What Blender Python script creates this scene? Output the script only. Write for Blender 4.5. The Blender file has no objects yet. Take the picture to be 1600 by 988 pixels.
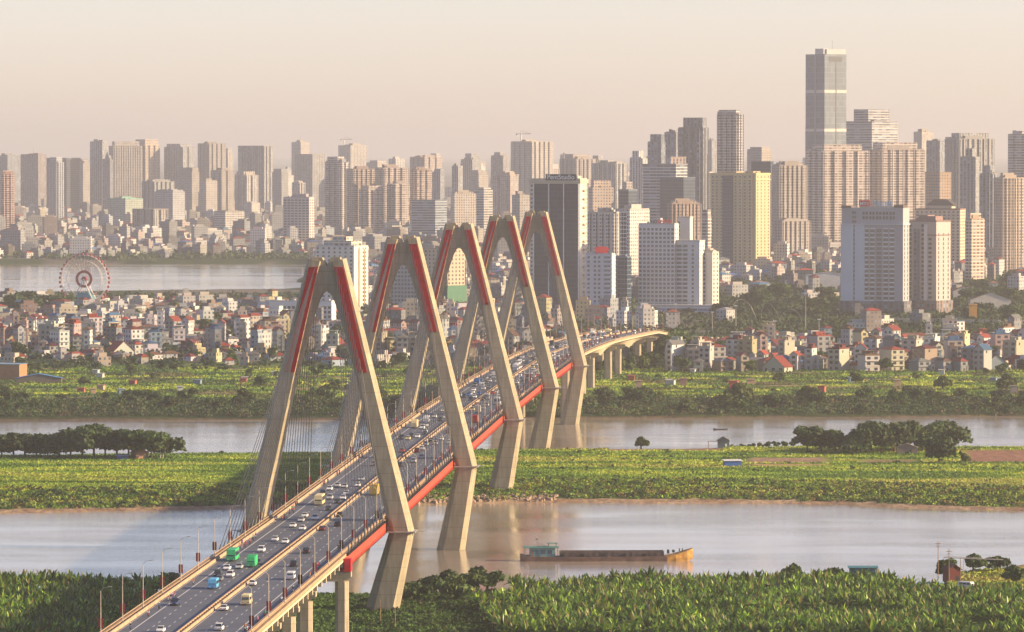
import bpy, math, random
import numpy as np
from mathutils import Vector, Matrix
R = math.radians
sc = bpy.context.scene
col = sc.collection
rng = np.random.default_rng(7)
random.seed(7)

# ---------------------------------------------------------------- camera, sky, sun, exposure
F = 8875.0          # focal length in pixels of the 1600-wide photograph
CZ = 141.0          # camera height (a high-rise balcony)
cam_d = bpy.data.cameras.new('camera'); cam = bpy.data.objects.new('camera', cam_d); col.objects.link(cam)
cam.location = (0, 0, CZ); cam.rotation_euler = (R(90 - 1.704), 0, 0)
cam_d.sensor_width = 36.0; cam_d.lens = 36.0 * F / 1600.0
cam_d.clip_start = 5.0; cam_d.clip_end = 200000.0
sc.camera = cam

SUN_AZ = 96.0       # degrees clockwise from the view direction (+Y)
SUN_EL = 20.0
w = bpy.data.worlds.new('World'); sc.world = w; w.use_nodes = True
nt = w.node_tree; nt.nodes.clear()
wo = nt.nodes.new('ShaderNodeOutputWorld'); bg = nt.nodes.new('ShaderNodeBackground'); sky = nt.nodes.new('ShaderNodeTexSky')
sky.sky_type = 'NISHITA'; sky.sun_disc = False
sky.sun_elevation = R(SUN_EL); sky.sun_rotation = R(SUN_AZ)
sky.altitude = 0; sky.air_density = 0.8; sky.dust_density = 0.5; sky.ozone_density = 2.0
bg.inputs['Strength'].default_value = 0.108
tint = nt.nodes.new('ShaderNodeMix'); tint.data_type = 'RGBA'; tint.blend_type = 'MULTIPLY'; tint.inputs[0].default_value = 1.0
tint.inputs[7].default_value = (.98, .82, .87, 1)     # dusty evening air
nt.links.new(sky.outputs[0], tint.inputs[6]); nt.links.new(tint.outputs[2], bg.inputs[0]); nt.links.new(bg.outputs[0], wo.inputs[0])
sd = bpy.data.lights.new('sun', 'SUN'); sd.energy = 5.0; sd.angle = R(0.6); sd.color = (1.0, 0.74, 0.42)
so = bpy.data.objects.new('sun', sd); col.objects.link(so)
sdir = Vector((math.sin(R(SUN_AZ)) * math.cos(R(SUN_EL)), math.cos(R(SUN_AZ)) * math.cos(R(SUN_EL)), math.sin(R(SUN_EL))))
so.rotation_euler = sdir.to_track_quat('Z', 'Y').to_euler()
so.location = (2000, 1500, 900)
vs = sc.view_settings; sc.display_settings.display_device = 'sRGB'
vs.view_transform = 'Standard'; vs.look = 'None'; vs.exposure = 1.08; vs.gamma = 1.0; vs.use_curve_mapping = False
cy = sc.cycles
cy.max_bounces = 5; cy.diffuse_bounces = 2; cy.glossy_bounces = 2; cy.transmission_bounces = 1; cy.volume_bounces = 1
cy.use_denoising = True; cy.caustics_reflective = False; cy.caustics_refractive = False

# ---------------------------------------------------------------- helpers: coordinates
def PX(u, D): return (u - 800.0) / F * D                 # picture column at depth D -> world x
def DZ(v, z=0.0): return F * (CZ - z) / (v - 230.0)       # picture row of something at height z -> depth
def ZV(v, D): return CZ - (v - 230.0) * D / F             # picture row at depth D -> height

# ---------------------------------------------------------------- helpers: nodes / materials
MATS = {}
def nmat(name):
    m = bpy.data.materials.new(name); m.use_nodes = True
    MATS[name] = m
    return m, m.node_tree, m.node_tree.nodes['Principled BSDF']
def N(nt, t, **kw):
    n = nt.nodes.new(t)
    for k, v in kw.items(): setattr(n, k, v)
    return n
def L(nt, a, b): nt.links.new(a, b)
def math_(nt, op, a, b=None, c=None):
    n = nt.nodes.new('ShaderNodeMath'); n.operation = op
    for i, x in enumerate((a, b, c)):
        if x is None: continue
        if isinstance(x, (int, float)): n.inputs[i].default_value = x
        else: nt.links.new(x, n.inputs[i])
    return n.outputs[0]
def mix_(nt, f, a, b, mode='MIX'):
    n = nt.nodes.new('ShaderNodeMix'); n.data_type = 'RGBA'; n.blend_type = mode
    if isinstance(f, (int, float)): n.inputs[0].default_value = f
    else: nt.links.new(f, n.inputs[0])
    for i, x in ((6, a), (7, b)):
        if isinstance(x, tuple): n.inputs[i].default_value = (*x, 1) if len(x) == 3 else x
        else: nt.links.new(x, n.inputs[i])
    return n.outputs[2]
def noise_(nt, vec, scale, detail=4, rough=.55):
    n = nt.nodes.new('ShaderNodeTexNoise'); n.inputs['Scale'].default_value = scale
    n.inputs['Detail'].default_value = detail; n.inputs['Roughness'].default_value = rough
    if vec is not None: nt.links.new(vec, n.inputs['Vector'])
    return n.outputs['Fac']
def ramp_(nt, f, p0, p1, c0=(0,0,0), c1=(1,1,1)):
    n = nt.nodes.new('ShaderNodeValToRGB'); e = n.color_ramp.elements
    e[0].position = p0; e[1].position = p1; e[0].color = (*c0, 1); e[1].color = (*c1, 1)
    nt.links.new(f, n.inputs[0]); return n.outputs[0]
def plain(name, c, rough=.7, metal=0.0, var=.18, scale=.6, spec=.3, objcol=False):
    m, nt, p = nmat(name)
    g = N(nt, 'ShaderNodeNewGeometry')
    f = noise_(nt, g.outputs['Position'], scale, 5)
    base = c
    if objcol:
        oi = N(nt, 'ShaderNodeObjectInfo'); base = oi.outputs['Color']
    a = mix_(nt, 1.0, base, (1 - var,) * 3, 'MULTIPLY') if objcol else tuple(x * (1 - var) for x in c)
    b = mix_(nt, 1.0, base, (min(1, 1 + var),) * 3, 'MULTIPLY') if objcol else tuple(min(1, x * (1 + var)) for x in c)
    o = mix_(nt, ramp_(nt, f, .3, .7), a, b)
    L(nt, o, p.inputs['Base Color'])
    p.inputs['Roughness'].default_value = rough; p.inputs['Metallic'].default_value = metal
    p.inputs['Specular IOR Level'].default_value = spec
    return m

# ---------------------------------------------------------------- helpers: meshes
class MB:
    def __init__(s): s.v = []; s.f = []; s.uv = []; s.mi = []
    def quad(s, a, b, c, d, uv=None, mi=0):
        i = len(s.v); s.v += [tuple(a), tuple(b), tuple(c), tuple(d)]; s.f.append((i, i+1, i+2, i+3))
        s.uv += list(uv) if uv else [(0, 0)] * 4; s.mi.append(mi)
    def poly(s, pts, mi=0):
        i = len(s.v); s.v += [tuple(p) for p in pts]; s.f.append(tuple(range(i, i + len(pts))))
        s.uv += [(0, 0)] * len(pts); s.mi.append(mi)
    def box(s, x0, x1, y0, y1, z0, z1, mi=0, bottom=True, M=None):
        P = [(x0,y0,z0),(x1,y0,z0),(x1,y1,z0),(x0,y1,z0),(x0,y0,z1),(x1,y0,z1),(x1,y1,z1),(x0,y1,z1)]
        if M is not None: P = [tuple(M @ Vector(p)) for p in P]
        i = len(s.v); s.v += P
        H = z1 - z0
        for k, q in enumerate([(0,1,5,4),(1,2,6,5),(2,3,7,6),(3,0,4,7),(4,5,6,7),(3,2,1,0)]):
            if k == 5 and not bottom: continue
            s.f.append(tuple(i + j for j in q)); s.mi.append(mi)
            if k < 4:
                W = (x1 - x0) if k % 2 == 0 else (y1 - y0)
                s.uv += [(0, 0), (W, 0), (W, H), (0, H)]
            else: s.uv += [(0, 0)] * 4
    def prism(s, foot, z0, z1, mi=0, top=True, zoff=0.0):
        """foot: CCW polygon; side faces get uv in metres along the perimeter / height above z0"""
        n = len(foot); acc = 0.0
        for k in range(n):
            a = foot[k]; b = foot[(k + 1) % n]; w_ = math.hypot(b[0]-a[0], b[1]-a[1])
            s.quad((a[0],a[1],z0),(b[0],b[1],z0),(b[0],b[1],z1),(a[0],a[1],z1),
                   [(acc, zoff),(acc+w_, zoff),(acc+w_, zoff+z1-z0),(acc, zoff+z1-z0)], mi); acc += w_
        if top: s.poly([(p[0], p[1], z1) for p in foot], mi)
    def loft(s, rings, mi=0, caps=True):
        n = len(rings[0]); i0 = len(s.v)
        for r in rings: s.v += [tuple(p) for p in r]
        for k in range(len(rings) - 1):
            for j in range(n):
                a = i0 + k*n + j; b = i0 + k*n + (j+1) % n
                s.f.append((a, b, b + n, a + n)); s.mi.append(mi); s.uv += [(0,0)]*4
        if caps:
            s.f.append(tuple(i0 + j for j in reversed(range(n)))); s.mi.append(mi); s.uv += [(0,0)]*n
            s.f.append(tuple(i0 + (len(rings)-1)*n + j for j in range(n))); s.mi.append(mi); s.uv += [(0,0)]*n
    def tube(s, a, b, r, n=6, r2=None, mi=0):
        a = Vector(a); b = Vector(b); d = (b - a).normalized()
        q = d.to_track_quat('Z', 'Y').to_matrix(); r2 = r if r2 is None else r2
        R0 = [a + q @ Vector((math.cos(2*math.pi*k/n)*r, math.sin(2*math.pi*k/n)*r, 0)) for k in range(n)]
        R1 = [b + q @ Vector((math.cos(2*math.pi*k/n)*r2, math.sin(2*math.pi*k/n)*r2, 0)) for k in range(n)]
        s.loft([R0, R1], mi)
    def mesh(s, name, mats, smooth=False):
        me = bpy.data.meshes.new(name); me.from_pydata(s.v, [], s.f)
        for m in (mats if isinstance(mats, (list, tuple)) else [mats]): me.materials.append(m)
        if s.mi and max(s.mi) > 0: me.polygons.foreach_set('material_index', s.mi)
        uvl = me.uv_layers.new(name='UVMap')
        if len(s.uv) == len(me.loops): uvl.data.foreach_set('uv', np.array(s.uv, dtype=np.float32).ravel())
        if smooth: me.polygons.foreach_set('use_smooth', [True] * len(me.polygons))
        me.update(); return me

def link(name, me, parent=None, loc=None, rz=None, color=None):
    o = bpy.data.objects.new(name, me); col.objects.link(o)
    if parent is not None: o.parent = parent
    if loc is not None: o.location = loc
    if rz is not None: o.rotation_euler = (0, 0, rz)
    if color is not None: o.color = (*color, 1)
    return o
def empty(name, loc=(0,0,0), rz=0.0):
    o = bpy.data.objects.new(name, None); col.objects.link(o); o.location = loc; o.rotation_euler = (0,0,rz)
    o.empty_display_size = 1; return o
AUTO = []
def tag(o, label=None, cat=None, group=None, kind=None, auto=False):
    if label: o['label'] = label
    if cat: o['category'] = cat
    if group: o['group'] = group
    if kind: o['kind'] = kind
    if auto: AUTO.append(o)
    return o
KIDS = {}
def copy_tree(o, parent=None, _first=True):
    c = o.copy(); col.objects.link(c); c.parent = parent
    for ch in list(o.children): 
        d = ch.copy(); col.objects.link(d); d.parent = c
        for g in list(ch.children):
            e = g.copy(); col.objects.link(e); e.parent = d
    return c

def np_mesh(name, V, Fq, mat, colors=None, uv=None, smooth=False, nper=4):
    """V (n,3), Fq (m,4) -> mesh, optional per-face colour stored as 'Col'"""
    me = bpy.data.meshes.new(name)
    me.vertices.add(len(V)); me.vertices.foreach_set('co', np.asarray(V, np.float32).ravel())
    m = len(Fq); me.loops.add(m * nper); me.loops.foreach_set('vertex_index', np.asarray(Fq, np.int32).ravel())
    me.polygons.add(m); me.polygons.foreach_set('loop_start', np.arange(0, m * nper, nper, dtype=np.int32))
    if colors is not None:
        at = me.attributes.new('Col', 'FLOAT_COLOR', 'CORNER')
        c4 = np.ones((m, 4), np.float32); c4[:, :3] = colors
        at.data.foreach_set('color', np.repeat(c4, nper, axis=0).ravel())
    if uv is not None:
        l = me.uv_layers.new(name='UVMap'); l.data.foreach_set('uv', np.asarray(uv, np.float32).ravel())
    me.materials.append(mat); me.update(calc_edges=True); me.validate()
    if smooth: me.polygons.foreach_set('use_smooth', np.ones(m, bool))
    return me

def vnoise(x, y, seed=0):
    """smooth value noise, vectorised"""
    xi = np.floor(x).astype(np.int64); yi = np.floor(y).astype(np.int64)
    xf = x - xi; yf = y - yi; xf = xf*xf*(3-2*xf); yf = yf*yf*(3-2*yf)
    def h(a, b):
        n = (a * 374761393 + b * 668265263 + seed * 974634777) & 0xFFFFFFFF
        n = ((n ^ (n >> 13)) * 1274126177) & 0xFFFFFFFF
        return ((n ^ (n >> 16)) & 0xFFFF) / 65535.0
    a = h(xi, yi); b = h(xi+1, yi); c = h(xi, yi+1); d = h(xi+1, yi+1)
    return (a*(1-xf)+b*xf)*(1-yf) + (c*(1-xf)+d*xf)*yf
def fbm(x, y, seed=0, o=4):
    t = 0; a = .5; s = 0
    for k in range(o): t = t + a * vnoise(x * 2**k, y * 2**k, seed + k); s += a; a *= .5
    return t / s

# ---------------------------------------------------------------- materials
def m_concrete(name, c, seam=4.0, streak=.30):
    m, nt, p = nmat(name)
    g = N(nt, 'ShaderNodeNewGeometry'); sp = N(nt, 'ShaderNodeSeparateXYZ'); L(nt, g.outputs['Position'], sp.inputs[0])
    mp = N(nt, 'ShaderNodeMapping'); mp.inputs['Scale'].default_value = (1, 1, .12); L(nt, g.outputs['Position'], mp.inputs[0])
    f1 = noise_(nt, mp.outputs[0], .9, 5); f2 = noise_(nt, g.outputs['Position'], .12, 4)
    a = mix_(nt, ramp_(nt, f1, .3, .72), tuple(x*(1-streak) for x in c), tuple(min(1, x*(1+streak*.6)) for x in c))
    a = mix_(nt, math_(nt, 'MULTIPLY', ramp_(nt, f2, .42, .7), .55), a, tuple(x*.62 for x in c))
    fr = math_(nt, 'FRACT', math_(nt, 'DIVIDE', sp.outputs[2], seam))
    line = math_(nt, 'LESS_THAN', fr, .055)
    a = mix_(nt, math_(nt, 'MULTIPLY', line, .45), a, tuple(x*.45 for x in c))
    L(nt, a, p.inputs['Base Color']); p.inputs['Roughness'].default_value = .8; p.inputs['Specular IOR Level'].default_value = .2
    return m
M_conc = m_concrete('pylon_concrete', (.37, .32, .225))
M_conc2 = m_concrete('pier_concrete', (.42, .36, .27), 3.0)
M_deckside = plain('deck_side_concrete', (.50, .42, .29), .8, var=.2, scale=.5)
M_rail = plain('sunlit_tan_parapet', (.42, .29, .175), .6, var=.25, scale=.7)  # concrete parapets; the warm tan of sunlight is put into the base colour
M_orange = plain('orange_steel_girder', (.46, .06, .03), .6, var=.3, scale=.8)
M_red = plain('red_anchor_panel', (.36, .002, .008), .5, var=.25, scale=.5)
M_redb = plain('red_bearing_wrap', (.55, .012, .02), .6, var=.2)
M_black = plain('black_rubber', (.012, .012, .014), .5)
M_cable = plain('cable_sheath', (.05, .055, .065), .5, var=.1)
M_grey = plain('galvanised_steel', (.42, .40, .37), .5, metal=.2)
M_white = plain('white_paint', (.75, .75, .73), .5)
M_lampost = plain('lamp_post_paint', (.55, .47, .36), .5)
M_glass = plain('dark_window_glass', (.035, .045, .06), .08, var=.4, scale=.35, spec=.8)
M_glassb = plain('blue_window_glass', (.05, .09, .14), .12, var=.3, scale=.3, spec=.8)
M_trunk = plain('bark', (.10, .07, .045), .9)
M_pole = plain('wooden_pole', (.30, .2, .12), .9)
M_soilrock = plain('riprap_stone', (.30, .22, .16), .9)
M_banred = plain('red_banner_cloth', (.30, .02, .03), .7)
M_banblue = plain('blue_banner_cloth', (.03, .14, .42), .7)
M_obj = plain('object_paint', (.5,.5,.5), .45, var=.06, objcol=True, spec=.5)
M_objm = plain('object_matt', (.5,.5,.5), .8, var=.18, scale=.35, objcol=True)
M_roof = plain('object_roof_tiles', (.5,.5,.5), .75, var=.3, scale=.5, objcol=True)
M_skin = plain('skin', (.45, .28, .19), .6)

def m_asphalt():
    m, nt, p = nmat('asphalt')
    g = N(nt, 'ShaderNodeNewGeometry')
    f = noise_(nt, g.outputs['Position'], .08, 5); f2 = noise_(nt, g.outputs['Position'], 3.0, 3)
    a = mix_(nt, ramp_(nt, f, .3, .7), (.075, .085, .105), (.11, .12, .145))
    a = mix_(nt, math_(nt, 'MULTIPLY', f2, .25), a, (.11, .11, .12))
    L(nt, a, p.inputs['Base Color']); p.inputs['Roughness'].default_value = .65; p.inputs['Specular IOR Level'].default_value = .4
    return m
M_asph = m_asphalt()

def m_foliage(name, rough=.65, transl=.0):
    m, nt, p = nmat(name)
    at = N(nt, 'ShaderNodeAttribute', attribute_name='Col'); oi = N(nt, 'ShaderNodeObjectInfo')
    k = math_(nt, 'MULTIPLY_ADD', oi.outputs['Random'], .5, .75)
    cmb = N(nt, 'ShaderNodeCombineColor')
    for i in range(3): L(nt, k, cmb.inputs[i])
    c = mix_(nt, 1.0, at.outputs['Color'], cmb.outputs[0], 'MULTIPLY')
    L(nt, c, p.inputs['Base Color']); p.inputs['Roughness'].default_value = rough; p.inputs['Specular IOR Level'].default_value = .35
    if transl:
        out = nt.nodes['Material Output']; tr = N(nt, 'ShaderNodeBsdfTranslucent'); L(nt, c, tr.inputs['Color'])
        mx = N(nt, 'ShaderNodeMixShader'); mx.inputs[0].default_value = transl
        L(nt, p.outputs[0], mx.inputs[1]); L(nt, tr.outputs[0], mx.inputs[2]); L(nt, mx.outputs[0], out.inputs['Surface'])
    return m
M_fol = m_foliage('tree_leaves', .7, .25)
M_ban = m_foliage('banana_leaves', .4, .30)
M_under = m_foliage('ground_cover_leaves', .75, .2)

def m_ground():
    m, nt, p = nmat('ground_cover_soil')
    at = N(nt, 'ShaderNodeAttribute', attribute_name='Col'); g = N(nt, 'ShaderNodeNewGeometry')
    f = noise_(nt, g.outputs['Position'], .25, 6, .65)
    c = mix_(nt, 1.0, at.outputs['Color'], ramp_(nt, f, .3, .7, (.55,.55,.55), (1.35,1.35,1.3)), 'MULTIPLY')
    L(nt, c, p.inputs['Base Color']); p.inputs['Roughness'].default_value = .95; p.inputs['Specular IOR Level'].default_value = .1
    b = N(nt, 'ShaderNodeBump'); b.inputs['Distance'].default_value = 1.2; b.inputs['Strength'].default_value = .8
    L(nt, noise_(nt, g.outputs['Position'], .35, 5), b.inputs['Height']); L(nt, b.outputs[0], p.inputs['Normal'])
    return m
M_ground = m_ground()

def m_water():
    m, nt, p = nmat('river_water')
    g = N(nt, 'ShaderNodeNewGeometry')
    mp = N(nt, 'ShaderNodeMapping'); mp.inputs['Scale'].default_value = (.35, 1, 1); L(nt, g.outputs['Position'], mp.inputs[0])
    big = noise_(nt, mp.outputs[0], .012, 4); 
    c = mix_(nt, ramp_(nt, big, .35, .65), (.30, .25, .20), (.40, .345, .285))
    L(nt, c, p.inputs['Base Color']); p.inputs['IOR'].default_value = 1.4; p.inputs['Specular IOR Level'].default_value = .6
    L(nt, math_(nt, 'MULTIPLY_ADD', ramp_(nt, big, .42, .6), .06, .06), p.inputs['Roughness'])
    h1 = noise_(nt, mp.outputs[0], .55, 4, .6); h2 = noise_(nt, mp.outputs[0], .09, 3)
    h = math_(nt, 'MULTIPLY_ADD', h2, 1.2, h1)
    b = N(nt, 'ShaderNodeBump'); b.inputs['Distance'].default_value = .55
    L(nt, math_(nt, 'MULTIPLY_ADD', ramp_(nt, noise_(nt, mp.outputs[0], .02, 3), .4, .62), .16, .05), b.inputs['Strength'])
    L(nt, h, b.inputs['Height']); L(nt, b.outputs[0], p.inputs['Normal'])
    return m
M_water = m_water()

def m_facade(name, bay=3.4, flr=3.3, ww=.5, wh=.5, win=(.05,.065,.09), attr=False, slab=0.0, rough=.7, dark=(.5,.5,.5), ucol=None, wr=.12, vary=.75):
    """apartment-front pattern in metres: openings repeated every bay and storey; wall colour from the object (or the Col attribute)"""
    m, nt, p = nmat(name)
    uv = N(nt, 'ShaderNodeUVMap'); sp = N(nt, 'ShaderNodeSeparateXYZ'); L(nt, uv.outputs[0], sp.inputs[0])
    g = N(nt, 'ShaderNodeNewGeometry'); sn = N(nt, 'ShaderNodeSeparateXYZ'); L(nt, g.outputs['Normal'], sn.inputs[0])
    if attr: base = N(nt, 'ShaderNodeAttribute', attribute_name='Col').outputs['Color']
    else: base = N(nt, 'ShaderNodeObjectInfo').outputs['Color']
    U = math_(nt, 'DIVIDE', sp.outputs[0], bay); V = math_(nt, 'DIVIDE', sp.outputs[1], flr)
    fu = math_(nt, 'FRACT', U); fv = math_(nt, 'FRACT', V)
    iu = math_(nt, 'LESS_THAN', math_(nt, 'ABSOLUTE', math_(nt, 'SUBTRACT', fu, .5)), ww / 2)
    iv = math_(nt, 'LESS_THAN', math_(nt, 'ABSOLUTE', math_(nt, 'SUBTRACT', fv, .52)), wh / 2)
    side = math_(nt, 'LESS_THAN', math_(nt, 'ABSOLUTE', sn.outputs[2]), .4)
    inside = math_(nt, 'MULTIPLY', math_(nt, 'MULTIPLY', iu, iv), side)
    cx = N(nt, 'ShaderNodeCombineXYZ'); L(nt, math_(nt, 'FLOOR', U), cx.inputs[0]); L(nt, math_(nt, 'FLOOR', V), cx.inputs[1])
    wn = N(nt, 'ShaderNodeTexWhiteNoise'); wn.noise_dimensions = '2D'; L(nt, cx.outputs[0], wn.inputs['Vector'])
    wcol = mix_(nt, math_(nt, 'MULTIPLY', math_(nt, 'POWER', wn.outputs['Value'], 3.0), vary), win, tuple(min(1, x*5+.08) for x in win))
    f = noise_(nt, g.outputs['Position'], .05, 4)
    wall = mix_(nt, 1.0, base, ramp_(nt, f, .3, .7, (.82,.82,.82), (1.08,1.08,1.08)), 'MULTIPLY')
    if slab:
        sl = math_(nt, 'MULTIPLY', math_(nt, 'LESS_THAN', fv, slab), side)
        wall = mix_(nt, math_(nt, 'MULTIPLY', sl, .7), wall, (.75, .72, .68))
    roof = mix_(nt, 1.0, base, dark, 'MULTIPLY')
    up = math_(nt, 'GREATER_THAN', sn.outputs[2], .4)
    c = mix_(nt, inside, wall, wcol)
    if not attr: c = mix_(nt, up, c, roof)
    L(nt, c, p.inputs['Base Color'])
    L(nt, math_(nt, 'MULTIPLY_ADD', inside, wr - rough, rough), p.inputs['Roughness'])
    p.inputs['Specular IOR Level'].default_value = .22
    return m
FAC = {
 'grid':   m_facade('facade_grid', 3.4, 3.3, .48, .48),
 'dense':  m_facade('facade_dense', 2.6, 3.2, .55, .5),
 'wide':   m_facade('facade_wide', 5.2, 3.4, .62, .52, slab=.16),
 'ribbon': m_facade('facade_ribbon', 9.0, 3.5, .93, .5, slab=.14),
 'vert':   m_facade('facade_vertical', 4.6, 3.3, .5, .86),
 'balc':   m_facade('facade_balcony', 6.4, 3.3, .72, .58, win=(.10,.07,.06), slab=.2),
 'glass':  m_facade('facade_curtain_wall', 3.0, 3.8, .92, .88, win=(.015,.028,.05), vary=.12, wr=.25),
 'pale':   m_facade('facade_pale_glass', 4.0, 7.6, .97, .94, win=(.10,.13,.165), wr=.4, vary=.10),
}
FAC_ATTR = m_facade('facade_small_houses', 3.0, 3.2, .42, .45, attr=True)
# ---------------------------------------------------------------- terrain and water
def interp(u, pts):
    return np.interp(u, [p[0] for p in pts], [p[1] for p in pts])
E1 = [(-600,1795),(0,1785),(300,1770),(600,1765),(700,1770),(1300,1790),(1450,1772),(1500,1850),(1600,1885),(2400,1900)]
E2 = [(-600,2150),(0,2184),(200,2195),(350,2207),(640,2235),(900,2251),(1100,2246),(1300,2236),(1400,2218),(1600,2196),(2400,2150)]
E3 = [(-600,2500),(0,2520),(300,2535),(600,2552),(900,2572),(1200,2590),(1600,2600),(2400,2610)]
E4 = [(-600,2920),(0,2924),(400,2932),(900,2948),(1600,2966),(2400,2990)]
LK0 = [(-2500,5250),(0,5330),(200,5400),(440,5460),(520,5600),(560,6100)]
def zones(x, y):
    u = 800 + F * x / np.maximum(y, 1)
    wob = (fbm(x*.02, y*.02, 3, 3) - .5) * 14
    wob2 = (fbm(x*.006, y*.006, 5, 3) - .5) * 30
    return u, interp(u, E1)+wob*.6, interp(u, E2)+wob*.6+wob2*.25, interp(u, E3)+wob, interp(u, E4)+wob+wob2*.3
def lake_mask(x, y):
    u = 800 + F * x / np.maximum(y, 1)
    near = np.interp(u, [p[0] for p in LK0], [p[1] for p in LK0]) + (fbm(x*.01, y*.004, 9, 3)-.5)*60
    far = 6840 + (fbm(x*.004, y*.004, 11, 3)-.5)*120
    inx = u < 488 + (fbm(x*0+1.3, y*.003, 4, 2)-.5)*60
    return np.where(inx, np.minimum(y - near, far - y), -100.0)
def ground(x, y):
    """height of the ground (m above the water)"""
    x = np.asarray(x, float); y = np.asarray(y, float)
    u, e1, e2, e3, e4 = zones(x, y)
    bumps = (fbm(x*.03, y*.03, 1, 3) - .5)
    sm = lambda t: np.clip(t, 0, 1)**2 * (3 - 2*np.clip(t, 0, 1))
    near = -1.5 + 5.0 * sm((e1 - y + 8) / 30) + bumps*.8
    gull = (fbm(x*.025, y*.008, 21, 3) - .5)
    ws = 62 + 50 * gull
    s = (y - e2) / ws
    isl_front = -1.5 + 2.4 * sm((y - e2 + 9) / 16) + 4.2 * sm(s - .12)
    isl_back = -1.5 + 6.3 * sm((e3 - y + 6) / 26)
    isl = np.minimum(isl_front, isl_back) + bumps * 1.2 * (sm(s))
    far = -1.5 + 3.0 * sm((y - e4 + 8) / 18) + 4.0 * sm((y - e4 - 10) / 60) + bumps*.6
    h = np.where(y < (e1 + e2)/2, near, np.where(y < (e3 + e4)/2, isl, far))
    lk = lake_mask(x, y)
    h = np.where(lk > -20, np.minimum(h, 5.5 - 7.0 * sm((lk + 20) / 40)), h)
    return h
def gz(x, y): return float(ground(np.array([x]), np.array([y]))[0])

ys = np.concatenate([np.arange(950, 1640, 15), np.arange(1640, 1900, 3), np.arange(1900, 2170, 30), np.arange(2170, 2360, 2.5), np.arange(2360, 2620, 4),
                     np.arange(2620, 2900, 25), np.arange(2900, 3060, 3), np.arange(3060, 3600, 8), np.arange(3600, 5200, 25),
                     np.arange(5200, 7000, 20), np.arange(7000, 14000, 200), np.geomspace(14000, 68000, 20)])
us = np.arange(-1400, 3020, 20.0)
UU, YY = np.meshgrid(us, ys); XX = (UU - 800) / F * YY
ZZ = ground(XX, YY)
def plot_id(x, y):
    a = .35; X = x*math.cos(a) + y*math.sin(a)*.5; Y = -x*math.sin(a)*.3 + y
    i = np.floor(X/26 + fbm(x*.01, y*.01, 51, 2)*1.5).astype(np.int64); j = np.floor(Y/21).astype(np.int64)
    n = (i*374761393 + j*668265263) & 0xFFFFFFFF; n = ((n ^ (n >> 13))*1274126177) & 0xFFFFFFFF
    return ((n ^ (n >> 16)) & 0xFFFF)/65535.0
PLOTS = [((1165,1300), (2445,2492), (.30,.20,.13)), ((1165,1300), (2415,2440), (.36,.26,.11)), ((1500,1900), (2446,2548), (.28,.15,.10)),
         ((950,1130), (2546,2572), (.24,.15,.10)), ((1300,1335), (2380,2500), (.20,.34,.03)), ((1340,1440), (2440,2480), (.24,.19,.09)),
         ((1335,1420), (2392,2425), (.07,.17,.05))]
def bare(u, y):
    m_ = np.zeros(np.shape(u), bool)
    for k, ((a, b), (c, d), cc) in enumerate(PLOTS):
        if k in (0, 1, 2, 3, 5): m_ |= (u > a) & (u < b) & (y > c) & (y < d)
    return m_
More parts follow.
